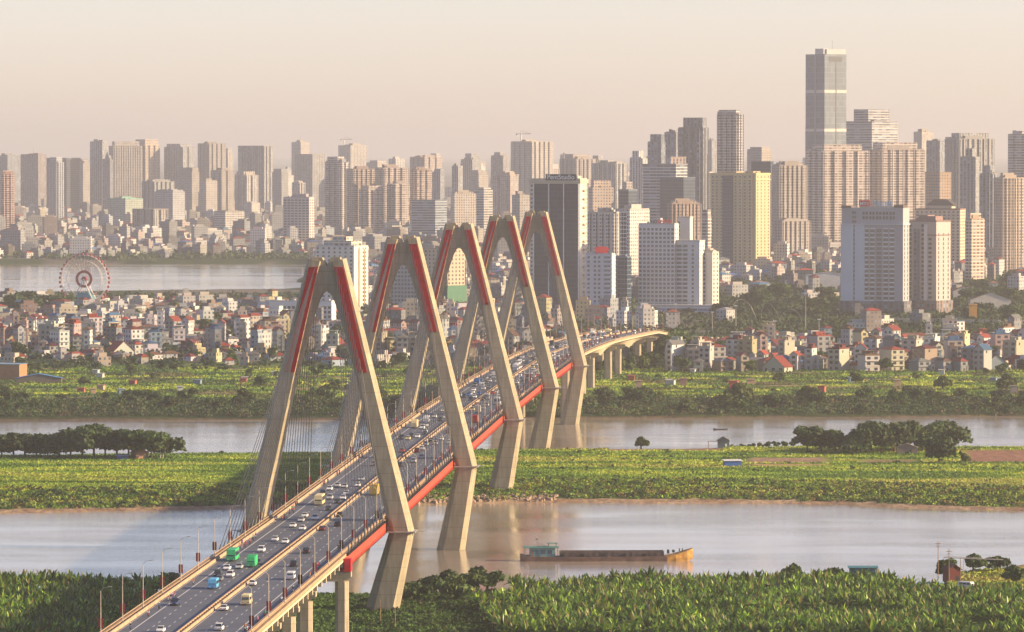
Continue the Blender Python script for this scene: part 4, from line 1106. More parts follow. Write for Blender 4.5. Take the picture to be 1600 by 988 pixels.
m = MB(); m.loft([[(-W*.78,1,H+4.5),(-W*.14,1,H+4.5),(-W*.14,dep*.85,H+4.5),(-W*.78,dep*.85,H+4.5)],[(-W*.6,4,H+11),(-W*.32,4,H+11),(-W*.32,dep*.6,H+11),(-W*.6,dep*.6,H+11)]]); link('roof_cap', m.mesh('roof_cap', M_objm), t).color = (.07,.06,.06,1)
def h_w4(o, W, dep, H):
    windows(o, W, dep, H, 'L', 7, 3.3, 2.0, 1.7, budget=60); windows(o, W, dep, H, 'R', 3, 3.3, 1.5, 1.7, xs=[.35,.62,.8], budget=100)
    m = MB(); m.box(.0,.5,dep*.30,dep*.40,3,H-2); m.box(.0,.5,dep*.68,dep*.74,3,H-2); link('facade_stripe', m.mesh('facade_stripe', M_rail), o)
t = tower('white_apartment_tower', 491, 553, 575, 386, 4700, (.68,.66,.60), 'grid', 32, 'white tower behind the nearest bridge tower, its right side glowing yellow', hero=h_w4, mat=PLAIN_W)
W, dep, H = t['_dim']; m = MB(); m.box(-W*.82,-W*.1,2,dep*.8,H,H+5); m.box(-W*.6,-W*.25,3,dep*.6,H+5,H+8.5); link('roof_storey', m.mesh('roof_storey', FAC['wide']), t).color = (.5,.46,.34,1)
def h_uc(o, W, dep, H):
    windows(o, W, dep, H, 'L', 8, 3.4, 1.6, 1.7); ledges(o, W, dep, H, 3.4, (.45,.46,.48), .25)
t = tower('unfinished_tower', 610, 652, 660, 412, 4820, (.33,.36,.40), 'grid', 22, 'bare grey unfinished tower seen through the second bridge tower', hero=h_uc, mat=PLAIN_W)
t = tower('unfinished_tower', 662, 699, 726, 390, 4860, (.50,.40,.30), 'grid', 42, 'tan unfinished tower with green net round its foot, behind the third bridge tower', hero=lambda o,W,dep,H:(windows(o,W,dep,H,'L',6,3.4,1.7,1.7,budget=50), windows(o,W,dep,H,'R',5,3.4,1.7,1.7)), mat=PLAIN_W)
W, dep, H = t['_dim']; m = MB(); m.box(-W-1,1.2,-1.2,dep+1,0,17); link('safety_net', m.mesh('safety_net', M_objm), t).color = (.08,.20,.13,1)
# scaffold lattice beside it
m = MB(); x0 = 0
for i in range(4):
    for j in range(3): m.tube((i*4, j*4, 0), (i*4, j*4, 50), .25, 4)
for z in range(3, 51, 4):
    for j in range(3): m.tube((0, j*4, z), (12, j*4, z), .2, 4)
    for i in range(4): m.tube((i*4, 0, z), (i*4, 8, z), .2, 4)
q = (PX(728, 4900), 4900, gz(PX(728,4900), 4900)); tag(link('scaffold_frame', m.mesh('scaffold_frame', M_grey), None, q), 'tall bare scaffold lattice right of the tan unfinished tower', 'scaffold')
tower('hotel_block', 419, 518, 524, 472, 4350, (.66,.66,.64), 'wide', 12, 'long white five-storey hotel left of the nearest bridge tower', cat='hotel', hero=lambda o,W,dep,H:(windows(o,W,dep,H,'L',14,3.5,2.2,2.0), ledges(o,W,dep,H,3.5,(.7,.7,.68),.3)), mat=PLAIN_W)
tower('apartment_block', 527, 549, 556, 470, 4420, (.5,.48,.46), 'wide', 20, 'pale stepped block seen between the legs of the nearest bridge tower', cat='building')
def h_l(o, W, dep, H): ledges(o, W, dep, H, 3.5, (.60,.56,.54), .7, th=.8); windows(o, W, dep, H, 'L', 7, 3.5, 3.4, 1.9, budget=100); windows(o, W, dep, H, 'R', 2, 3.5, 1.6, 1.9, budget=100)
tower('balcony_tower', 442, 483, 490, 309, 7500, (.42,.38,.38), 'balc', 24, 'grey tower banded with balconies on the far lake shore', hero=h_l, mat=PLAIN_W)

# --- mid and far towers: (u0, us, u1, vtop, D, colour, style, theta, label, kw)
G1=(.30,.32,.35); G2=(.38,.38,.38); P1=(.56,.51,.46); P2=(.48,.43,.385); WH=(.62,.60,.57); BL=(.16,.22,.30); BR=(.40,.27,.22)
TW = [
 (1208,1218,1262,254,6600,(.62,.55,.48),'dense',70,'white grid-fronted tower with a green roof edge',dict(notch=4)),
 (1209,1222,1268,343,6400,(.50,.45,.42),'grid',60,'stepped pinkish block below the green-roofed tower',dict(notch=3)),
 (1262,1286,1360,226,7300,(.46,.41,.375),'balc',66,'left half of the pair of broad brown balcony slabs',dict(notch=3,fins=0)),
 (1358,1378,1447,223,7350,(.46,.41,.375),'balc',66,'right half of the pair of broad brown balcony slabs',dict(notch=3)),
 (1321,1362,1406,171,7900,(.34,.34,.36),'ribbon',40,'twin curved grey slab tower joined to the tallest skyscraper',dict(notch=0,slabs=6)),
 (1121,1154,1162,172,6900,(.36,.36,.37),'balc',22,'tall dark grey tower standing alone with a small roof turret',dict(notch=4)),
 (1060,1098,1107,184,7000,(.26,.27,.30),'vert',20,'tall slate-grey tower with a notched top',dict(notch=3)),
 (1012,1033,1040,210,7300,(.22,.24,.28),'vert',25,'dark blue-grey tower left of the slate-grey tower',dict()),
 (1038,1056,1062,208,7400,(.24,.26,.29),'vert',25,'narrow dark tower squeezed beside the slate-grey tower',dict()),
 (1005,1056,1075,258,6500,(.34,.34,.36),'ribbon',30,'broad grey office slab below the dark towers',dict(crown='flat')),
 (1040,1048,1072,247,6550,(.58,.46,.42),'vert',60,'pink stepped top storeys of the grey office slab',dict(crown='flat')),
 (1032,1068,1087,279,6400,BL,'glass',38,'blue glass office with a pink parapet',dict(crown='flat')),
 (984,1004,1013,236,8200,WH,'vert',30,'hazy white tower left of the dark pair',dict()),
 (920,926,959,282,6400,(.58,.47,.39),'grid',68,'salmon block with small square windows behind the dark glass tower',dict()),
 (966,982,996,298,6200,(.22,.28,.34),'glass',30,'short blue glass office beside the salmon block',dict(crown='flat')),
 (972,978,990,284,6900,P1,'grid',60,'small pink tower behind the short blue glass office',dict()),
 (1044,1050,1096,314,5600,(.58,.45,.38),'dense',70,'salmon slab with balconies behind the windowless pale block',dict(notch=3)),
 (1096,1106,1112,328,5700,G2,'balc',30,'narrow grey tower left of the yellow tower',dict()),
 (1174,1204,1209,254,6800,(.06,.12,.22),'glass',20,'dark navy glass tower behind the yellow tower',dict(crown='flat')),
 (1168,1190,1206,230,7800,P2,'grid',45,'pinkish tower behind the navy glass tower',dict()),
 (1479,1498,1556,208,7700,(.44,.43,.42),'vert',60,'tall broad grey-white slab at the right skyline',dict(notch=4)),
 (1500,1524,1532,232,6900,G2,'vert',24,'grey tower in front of the broad right slab',dict()),
 (1531,1550,1561,259,6700,G1,'vert',30,'shorter grey tower right of the broad slab',dict(notch=2)),
 (1448,1468,1479,221,7900,G1,'vert',30,'blue-grey tower left of the broad right slab',dict()),
 (1428,1440,1460,207,9400,P1,'grid',45,'faint pink tower fading behind the balcony slabs',dict()),
 (1576,1600,1615,205,7600,(.42,.41,.40),'ribbon',35,'tall tower cut by the right edge of the view',dict(notch=2)),
 (1448,1468,1487,271,6300,(.50,.36,.26),'grid',60,'grey block with a blank orange side wall',dict(crown='flat')),
 (1555,1567,1604,279,6000,(.60,.50,.42),'dense',62,'cream tower with arched roof at the right edge',dict(notch=4)),
 (1509,1518,1540,333,5700,(.60,.42,.30),'wide',50,'low orange building right of the cream tower',dict(cat='building')),
 (1540,1558,1566,300,7000,P2,'grid',40,'small pinkish block left of the arched cream tower',dict()),
 (0,4,23,267,8600,(.52,.30,.24),'balc',70,'brick-red tower at the left edge of the view',dict(notch=2)),
 (-12,12,33,244,12000,G1,'vert',35,'grey tower behind the brick-red tower',dict(crown='mast')),
 (31,60,71,242,11800,(.40,.34,.32),'vert',30,'brown-grey slab with a pale edge, crane mast on top',dict(crown='mast')),
 (71,104,124,248,11500,G1,'glass',35,'smooth blue-grey slab near the left edge',dict(crown='flat')),
 (124,130,140,249,11300,P1,'grid',50,'thin pink tower right of the smooth blue-grey slab',dict()),
 (140,160,168,222,11600,G2,'vert',28,'tall grey tower left of the beige twin slabs',dict()),
 (160,172,176,243,11000,G1,'vert',20,'dark grey slab low in front of the tall grey tower',dict()),
 (169,176,222,221,11500,P1,'dense',68,'broad beige slab of the tallest left cluster',dict(notch=5)),
 (204,226,250,218,11600,(.60,.50,.40),'dense',50,'pale lit slab at the right of the tallest left cluster',dict(notch=3)),
 (255,285,304,225,11600,G2,'vert',40,'grey slab with a pale right side, left skyline',dict(notch=3)),
 (308,326,353,225,11700,(.46,.42,.39),'dense',48,'grey and beige slab right of the grey slab',dict(notch=3)),
 (350,356,364,232,12400,P1,'vert',40,'thin pale tower between two grey slabs',dict()),
 (371,412,427,229,11200,(.42,.40,.38),'vert',28,'wide flat-topped grey slab standing apart',dict(notch=4,crown='flat')),
 (276,300,311,262,10300,P2,'dense',45,'pinkish mid-height tower below the grey slabs',dict()),
 (312,322,339,283,10000,P1,'grid',50,'small lit tower below the grey and beige slab',dict()),
 (328,345,366,267,10400,(.46,.41,.375),'grid',50,'brownish tower below the flat-topped slab',dict(notch=2)),
 (366,384,404,268,10300,P1,'vert',50,'pale striped tower in front of the flat-topped slab',dict(notch=2)),
 (220,240,272,281,9900,G2,'grid',45,'row of stepped grey blocks under the tallest left cluster',dict(notch=3)),
 (167,196,222,309,8800,(.46,.52,.44),'grid',45,'white block with pale green roof storeys on the lake shore',dict(roofc=(.2,.42,.32))),
 (205,240,262,328,8500,(.42,.38,.34),'vert',45,'grey block with a glowing yellow right side',dict(notch=3,crown='flat')),
 (240,270,288,297,8900,(.40,.40,.42),'grid',40,'blue-grey tower with a cream right side and arched top',dict()),
 (333,352,381,331,8700,P1,'wide',50,'low orange-lit block beyond the lake',dict(cat='building')),
 (425,440,450,264,11000,G2,'grid',40,'short hazy block left of the hazy pale slab',dict()),
 (455,470,483,223,12500,P1,'dense',45,'faint pink tower with a spiked roof',dict(crown='mast')),
 (460,488,508,242,11500,(.44,.42,.40),'vert',45,'hazy pale slab left of the blue-grey tower',dict(crown='flat')),
 (528,548,573,228,12800,P1,'vert',45,'very faint unfinished tower with a crane',dict(crown='crane')),
 (508,534,546,245,9000,(.36,.38,.42),'balc',30,'blue-grey balcony tower left of the brown cluster',dict(notch=3)),
 (541,552,588,265,8900,(.42,.33,.30),'balc',62,'leftmost block of the brown balcony cluster',dict(notch=3)),
 (586,600,638,263,8850,(.44,.35,.31),'balc',62,'central block of the brown balcony cluster',dict(notch=3)),
 (640,650,676,263,8900,(.46,.36,.32),'balc',62,'rightmost block of the brown balcony cluster',dict(notch=2)),
 (560,574,600,290,8500,(.40,.34,.32),'balc',55,'lower front block of the brown balcony cluster',dict(notch=2)),
 (604,616,640,288,8500,(.42,.36,.33),'balc',60,'lower right block of the brown balcony cluster',dict(notch=2)),
 (572,590,606,251,11500,P1,'dense',45,'faint pink slab above the brown cluster',dict()),
 (607,618,632,249,11600,WH,'vert',45,'faint pale tower above the brown cluster',dict()),
 (640,662,692,246,10800,(.50,.42,.38),'dense',50,'pinkish slab cluster right of the brown cluster',dict(notch=3)),
 (674,688,694,264,9800,G1,'vert',25,'thin dark grey tower right of the brown cluster',dict()),
 (643,680,698,314,7900,(.20,.27,.36),'ribbon',30,'low blue glass office below the brown cluster',dict(crown='flat')),
 (705,710,744,300,7600,(.66,.58,.50),'grid',68,'white block with square windows above the third bridge tower',dict()),
 (742,756,770,293,8000,P1,'ribbon',45,'rounded cream tower behind the white square-window block',dict()),
 (706,716,723,260,9700,G2,'vert',30,'small blue-grey tower above the white block',dict()),
 (720,738,752,240,11000,G2,'vert',35,'hazy grey stepped tower right of centre left',dict()),
 (735,748,763,266,9900,P2,'grid',45,'pinkish tower with a pale frame',dict()),
 (767,786,796,238,10600,(.40,.38,.37),'vert',35,'grey tower with a pale right edge beside the craned slab',dict()),
 (798,830,866,222,10200,P1,'dense',45,'wide pinkish slab with a crane above its roof',dict(notch=4,crown='crane')),
 (770,796,812,268,9200,(.54,.46,.40),'vert',45,'beige tower left of the dark glass tower',dict(notch=2)),
 (800,812,828,306,6900,P1,'grid',60,'pink block touching the left of the dark glass tower',dict()),
 (875,900,933,241,9600,(.44,.39,.36),'dense',48,'broad stepped grey-pink slab behind the dark glass tower',dict(notch=4)),
 (925,962,981,256,9300,(.46,.45,.42),'vert',40,'wide hazy pale green-grey slab',dict(notch=5)),
 (1106,1112,1120,220,10500,G2,'vert',45,'thin hazy tower between two tall dark towers',dict()),
]
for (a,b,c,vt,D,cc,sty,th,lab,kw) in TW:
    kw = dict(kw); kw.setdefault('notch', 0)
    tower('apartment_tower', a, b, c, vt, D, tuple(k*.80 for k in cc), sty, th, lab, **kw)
# the tallest skyscraper
def h_sky(o, W, dep, H):
    m = MB(); m.box(-W*.52, -W*.44, -.8, .1, 0, H); link('facade_rib', m.mesh('facade_rib', PLAIN_W), o).color = (.25,.27,.30,1)
    m = MB(); m.box(-.3, .25, dep*.50, dep*.545, 0, H-8); m.box(-.3,.3,dep*.2,dep*.8,H-10,H-3); link('dark_slot', m.mesh('dark_slot', PLAIN_W), o).color = (.1,.11,.12,1)
    m = MB(); m.box(-W-.9, -W*.55, .5, dep*.7, 0, H*.62); link('side_wing', m.mesh('side_wing', FAC['pale']), o).color = (.36,.38,.40,1)
    m = MB(); m.box(-W*.5, -W*.06, -.0, 10, H, H+7.5); m.box(-W*.1, .0, 4, dep*.98, H, H+6.8); link('parapet_screen', m.mesh('parapet_screen', PLAIN_W), o).color = (.42,.42,.42,1)
    m = MB(); m.tube((-6,dep*.5,H),(-6,dep*.5,H+20),.5,6,.15); link('mast', m.mesh('mast', M_grey), o)
    m = MB(); m.box(-W-.15,.15,-.15,dep+.1,H*.60,H*.615); m.box(-W-.15,.15,-.15,dep+.1,H*.80,H*.815); link('floor_band', m.mesh('floor_band', PLAIN_W), o).color = (.55,.5,.45,1)
tower('skyscraper', 1260, 1288, 1324, 85, 7650, (.27,.30,.34), 'pale', 48, 'tallest pale glass skyscraper with a dark vertical slot', cat='skyscraper', hero=h_sky, crown='none')
# faint background skyline
rs = random.Random(5)
BGW = []
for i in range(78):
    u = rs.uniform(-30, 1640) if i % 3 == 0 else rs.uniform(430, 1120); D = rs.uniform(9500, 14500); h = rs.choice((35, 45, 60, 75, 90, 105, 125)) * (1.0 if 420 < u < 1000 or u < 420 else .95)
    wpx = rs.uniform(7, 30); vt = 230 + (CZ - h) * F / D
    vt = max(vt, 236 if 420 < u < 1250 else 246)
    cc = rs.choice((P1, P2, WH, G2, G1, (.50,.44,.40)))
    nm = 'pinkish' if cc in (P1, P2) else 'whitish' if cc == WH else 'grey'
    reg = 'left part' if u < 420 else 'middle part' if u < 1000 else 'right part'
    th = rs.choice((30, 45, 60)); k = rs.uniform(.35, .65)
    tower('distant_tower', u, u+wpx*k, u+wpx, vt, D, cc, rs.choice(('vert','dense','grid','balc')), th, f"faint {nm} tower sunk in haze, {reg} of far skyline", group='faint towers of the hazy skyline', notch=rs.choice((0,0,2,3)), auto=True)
# ---------------------------------------------------------------- small houses
WALLC = {'white':(.62,.61,.58),'cream':(.56,.50,.40),'pale yellow':(.58,.50,.30),'pink':(.48,.34,.29),'grey':(.30,.31,.32),'light blue':(.34,.41,.48),'brown':(.28,.21,.17),'pale green':(.38,.43,.36)}
ROOFC = {'red':(.30,.055,.035),'maroon':(.16,.035,.035),'grey':(.20,.20,.20),'blue':(.07,.16,.32),'brown':(.20,.11,.07)}
def house_mesh(W, Dp, st_n, rtype, seed):
    r_ = random.Random(seed); H = st_n*3.3
    w_ = MB(); w_.prism([(-W/2,0),(W/2,0),(W/2,Dp),(-W/2,Dp)], 0, H)
    for k in range(1, st_n): w_.box(-W/2-.05, W/2+.05, -.9 if r_.random() < .6 else -.25, .1, k*3.3-.12, k*3.3+.1)
    if r_.random() < .5: 
        for x in (-W/2+.15, W/2-.15): w_.box(x-.15, x+.15, -.9, -.6, 0, (st_n-1)*3.3+.9)
    rf = MB()
    if rtype == 'hip':
        e = .6; h_ = 1.9
        if Dp > W: top = [(0,W*.45,H+h_),(0,W*.45,H+h_),(0,Dp-W*.45,H+h_),(0,Dp-W*.45,H+h_)]; top = [(-.1,W*.45,H+h_),(.1,W*.45,H+h_),(.1,Dp-W*.45,H+h_),(-.1,Dp-W*.45,H+h_)]
        else: top = [(-W/2+Dp*.45,Dp/2-.1,H+h_),(W/2-Dp*.45,Dp/2-.1,H+h_),(W/2-Dp*.45,Dp/2+.1,H+h_),(-W/2+Dp*.45,Dp/2+.1,H+h_)]
        rf.loft([[(-W/2-e,-e,H),(W/2+e,-e,H),(W/2+e,Dp+e,H),(-W/2-e,Dp+e,H)], top])
    elif rtype == 'gable':
        e = .5; h_ = W*.42
        w_.poly([(-W/2,0,H),(W/2,0,H),(0,0,H+h_)]); w_.poly([(W/2,Dp,H),(-W/2,Dp,H),(0,Dp,H+h_)])
        for sg in (-1, 1):
            P = [(sg*(W/2+e),-e,H-e*.8),(0,-e,H+h_+.02),(0,Dp+e,H+h_+.02),(sg*(W/2+e),Dp+e,H-e*.8)]
            Q = [(p[0],p[1],p[2]+.22) for p in P]
            if sg > 0: rf.loft([P[::-1][::-1], Q])
            else: rf.loft([P[::-1], Q[::-1]])
    else:
        rf.box(-W/2-.15, W/2+.15, -.15, .1, H+.01, H+.9); rf.box(-W/2-.15, W/2+.15, Dp-.1, Dp+.15, H+.01, H+.9)
        rf.box(-W/2-.15, -W/2+.1, .1, Dp-.1, H+.01, H+.9); rf.box(W/2-.1, W/2+.15, .1, Dp-.1, H+.01, H+.9)
        rf.box(-W*.3, W*.35, Dp*.45, Dp*.8, H+.01, H+2.7)
        if r_.random() < .6: rf.box(-W/2+.2, W/2-.1, Dp*.1, Dp*.85, H+2.8, H+2.95)
        rf.tube((W*.2, Dp*.3, H), (W*.2, Dp*.3, H+2.0), .55, 8)
    return w_, rf, H
HV = []
for i in range(24):
    r_ = random.Random(100+i)
    W = r_.choice((4.2, 4.8, 5.5, 7.5, 9.5)); Dp = r_.uniform(9, 14); n = r_.choice((2, 3, 3, 3, 4, 4, 5)); rt = r_.choice(('flat','flat','hip','gable','hip'))
    if i >= 18: W, n, rt = r_.choice((9, 12, 15)), r_.choice((1, 1, 2)), r_.choice(('gable','hip','flat'))
    w_, rf, H = house_mesh(W, Dp, n, rt, 100+i)
    HV.append((W, Dp, n, rt, H, w_.mesh('wall', FAC_H := FAC['grid']) if i == 0 else w_.mesh('wall', FAC['grid']), rf.mesh('roof', M_roof), w_.mesh('wall', PLAIN_W)))
wm_ = MB(); wm_.box(-.65,.65,-.1,.02,-.75,.75); WIN_S = wm_.mesh('window', M_glass)
wm_ = MB(); wm_.box(-1.05,1.05,-.1,.02,-.8,.8); WIN_L = wm_.mesh('window', M_glass)
wm_ = MB(); wm_.box(-.6,.6,-.1,.02,0,2.3); DOOR_S = wm_.mesh('door', plain('dark_door', (.06,.045,.04), .6))
HOUSE_SPOTS = []
rh = random.Random(21)
def clear_of(x, y, r):
    # keep clear of the bridge and of the landmark towers
    s = (x+55)*A_[0] + (y-1690)*A_[1]; t = (x+55)*N_[0] + (y-1690)*N_[1] - toff(s)
    if abs(t) < 27 + r and s < 2450: return False
    return True
TOWER_FOOT = []
for o in bpy.data.objects:
    if '_dim' in o.keys():
        W, dep, H = o['_dim']; c = o.matrix_basis @ Vector((-W/2, dep/2, 0)); TOWER_FOOT.append((c.x, c.y, max(W, dep)*.62))
TFx = np.array([a[0] for a in TOWER_FOOT]); TFy = np.array([a[1] for a in TOWER_FOOT]); TFr = np.array([a[2] for a in TOWER_FOOT])
def free(x, y, r):
    return clear_of(x, y, r) and not bool(np.any((TFx-x)**2 + (TFy-y)**2 < (TFr+r)**2))
cells = {}
def take(x, y, r):
    k = (int(x//16), int(y//16))
    for a in (-1,0,1):
        for b in (-1,0,1):
            for (px, py, pr) in cells.get((k[0]+a, k[1]+b), ()):
                if (px-x)**2 + (py-y)**2 < (pr+r)**2: return False
    cells.setdefault(k, []).append((x, y, r)); return True
def scatter(u0, u1, v0, v1, n, reg, rows=None, tall=0):
    D0, D1 = DZ(v1, 6), DZ(v0, 6); c = 0; tr = 0
    while c < n and tr < n*14:
        tr += 1; u = rh.uniform(u0, u1); D = rh.uniform(D0, D1)
        if rows: D = D0 + round((D-D0)/rows)*rows + rh.uniform(-2, 2)
        x = PX(u, D)
        if not free(x, D, 5) or lake_mask(np.array([x]), np.array([D]))[0] > -45: continue
        if not take(x, D, 5.0): continue
        HOUSE_SPOTS.append((x, D, reg, tall)); c += 1
scatter(1030, 1600, 571, 580, 58, 'riverside row right of bridge', 14)
scatter(950, 1640, 548, 571, 60, 'behind riverside row, right of bridge', 16)
scatter(1040, 1600, 530, 548, 32, 'back of village right of bridge', 18)
scatter(-20, 440, 536, 556, 55, 'front row by left fields', 14)
scatter(-20, 470, 512, 536, 68, 'crowded left village', 18)
scatter(-20, 490, 484, 512, 88, 'middle of left village', 22, tall=4)
scatter(-20, 430, 471, 485, 48, 'near lake shore', 26, tall=3)
scatter(470, 830, 512, 560, 70, 'seen between bridge towers', 16)
scatter(560, 1010, 494, 513, 40, 'below dark glass tower', 20)
def spread_y(a): return a
HOUSE_SPOTS.sort(key=lambda h: h[1])
colk = list(WALLC); colw = (38,16,5,8,22,5,5,3); rk = list(ROOFC); rw = (38,22,20,10,12)
INDIV = 300
vv, ff, fc, uvs = [], [], [], []
def stuff_house(x, y, z, rz, W, Dp, H, c, rc, rt):
    ca, sa = math.cos(rz), math.sin(rz)
    T = lambda p: (x + p[0]*ca - p[1]*sa, y + p[0]*sa + p[1]*ca, z + p[2])
    def q(P, c_, uv):
        i = len(vv); vv.extend(T(p) for p in P); ff.append((i,i+1,i+2,i+3)); fc.append(c_); uvs.extend(uv)
    F4 = [(-W/2,0),(W/2,0),(W/2,Dp),(-W/2,Dp)]
    for k in range(4):
        a, b = F4[k], F4[(k+1)%4]; L_ = W if k % 2 == 0 else Dp
        q([(a[0],a[1],-2),(b[0],b[1],-2),(b[0],b[1],H),(a[0],a[1],H)], c, [(0,-2),(L_,-2),(L_,H),(0,H)])
    z0 = [(0,0)]*4
    if rt == 'hip':
        e, h_ = .5, 1.9; 
        A = [(-W/2-e,-e,H),(W/2+e,-e,H),(W/2+e,Dp+e,H),(-W/2-e,Dp+e,H)]; m_ = min(W, Dp)*.45
        B = [(-W/2+m_,m_,H+h_),(W/2-m_,m_,H+h_),(W/2-m_,Dp-m_,H+h_),(-W/2+m_,Dp-m_,H+h_)]
        for k in range(4): q([A[k],A[(k+1)%4],B[(k+1)%4],B[k]], rc, z0)
        q(B, rc, z0)
    else:
        q([(-W/2,0,H),(W/2,0,H),(W/2,Dp,H),(-W/2,Dp,H)], tuple(a*.7 for a in c) if rh.random() < .5 else rc, z0)
        a0, a1 = -W*.3, W*.3; b0, b1 = Dp*.4, Dp*.8; h_ = H+2.6
        for P in ([(a0,b0),(a1,b0)],[(a1,b0),(a1,b1)],[(a1,b1),(a0,b1)],[(a0,b1),(a0,b0)]):
            q([(P[0][0],P[0][1],H),(P[1][0],P[1][1],H),(P[1][0],P[1][1],h_),(P[0][0],P[0][1],h_)], c, z0)
        q([(a0,b0,h_),(a1,b0,h_),(a1,b1,h_),(a0,b1,h_)], rc, z0)
for i, (x, y, reg, tall) in enumerate(HOUSE_SPOTS):
    ck = rh.choices(colk, colw)[0]; rck = rh.choices(rk, rw)[0]; rz = rh.choice((0, 0, .25, -.3, .5, -.6)) + rh.uniform(-.12, .12)
    z = gz(x, y) - .1
    def jit(c):
        k = rh.uniform(.55, 1.0); return tuple(min(1, a*k*rh.uniform(.95, 1.05)) for a in c)
    if i < INDIV:
        hi = rh.choice([k for k in range(len(HV)) if not tall or HV[k][2] <= tall]); W, Dp, n, rt, H, wfac, roof, wpl = HV[hi]
        o = empty('house', (x, y, z), rz); near_ = i < 110
        link('wall', wpl if near_ else wfac, o).color = (*jit(WALLC[ck]), 1)
        if rt == 'flat' and rck in ('red','maroon') and rh.random() < .6: rck = 'grey'
        link('roof', roof, o).color = (*(jit(ROOFC[rck]) if rt != 'flat' or rck != 'grey' else jit(WALLC[ck])), 1)
        if near_:
            cols = 1 if W < 6 else 2 if W < 10 else 3
            for f in range(n):
                for cc_ in range(cols):
                    xx = -W/2 + W*(cc_+.5)/cols
                    link('window', WIN_L if W/cols > 3.5 else WIN_S, o, (xx, 0, f*3.3+1.75)) if not (f == 0 and cc_ == 0) else link('door', DOOR_S, o, (xx, 0, .1))
            link('window', WIN_S, o, (W/2, Dp*.35, (n-1)*3.3+1.8), math.pi/2)
        nm = {1:'one',2:'two',3:'three',4:'four',5:'five'}[n]
        rd = f"{rck} {'pitched' if rt != 'flat' else 'flat'} roof" if rt != 'flat' else 'flat roof'
        tag(o, f"{nm}-storey {ck} house, {rd}, {reg}", 'house', 'small houses of the villages', auto=True)
    else:
        stuff_house(x, y, z, rz, rh.choice((5,6,8,11,14)), rh.uniform(9, 15), rh.choice((6.6,9.9,9.9,13.2,16.5)) if not tall else rh.choice((4.5,6.6,9.9)), jit(WALLC[ck]), jit(ROOFC[rck]), rh.choice(('flat','hip','flat')))
for k in range(900):
    u = rh.uniform(-30, 1640); D = rh.uniform(3500, 4950) if u < 900 else rh.uniform(3440, 3980); x = PX(u, D)
    if not free(x, D, 3) or lake_mask(np.array([x]), np.array([D]))[0] > -60: continue
    stuff_house(x, D, gz(x, D), rh.uniform(-.8, .8), rh.uniform(5, 14), rh.uniform(5, 12), rh.choice((2.8,3.2,4.5,6)), jit(WALLC[rh.choices(colk, colw)[0]]), jit(ROOFC[rh.choices(rk, rw)[0]]), rh.choice(('hip','flat')))
# the city beyond: thousands of roofs
def greyed(c):
    g_ = sum(c)/3; k = rh.uniform(.45, .88); return tuple((a*.55 + g_*.45)*k for a in c)
n = 0
while n < 6000:
    k = rh.random()
    D = 1.0 / rh.uniform(1/13500, 1/5000) if k < .8 else rh.uniform(4150, 5400)
    u = rh.uniform(-260, 1860)
    if D < (5900 if u < 520 else 5000) and (u < 1000 or rh.random() < .93): continue
    x = PX(u, D)
    lm_ = lake_mask(np.array([x]), np.array([D]))[0]
    if lm_ > -70: continue
    if not free(x, D, 8): continue
    gr = fbm(np.array([x*.010]), np.array([D*.003]), 41, 3)[0]
    if (1130 < u < 1330 or u > 1485) and D < 5700 and rh.random() < .93: continue
    if gr > .58 and rh.random() < .7: continue
    big = rh.random() < .13 and D > 6000
    stuff_house(x, D, gz(x, D), rh.uniform(-.8, .8), rh.choice((7,9,12,16)) * (1.6 if big else 1), rh.uniform(10, 16) * (1.3 if big else 1),
                rh.choice((7,10,13,16,18)) * (1.8 if big else 1), greyed(WALLC[rh.choices(colk, colw)[0]]), tuple(c*rh.uniform(.8,1.3) for c in ROOFC[rh.choices(rk, rw)[0]]), 'hip' if rh.random() < .4 and not big else 'flat')
    n += 1
ho = link('houses', np_mesh('houses', np.array(vv), np.array(ff), FAC_ATTR, np.array(fc), np.array(uvs)))
tag(ho, 'dense carpet of small pale houses with red and grey roofs across the city', kind='stuff')
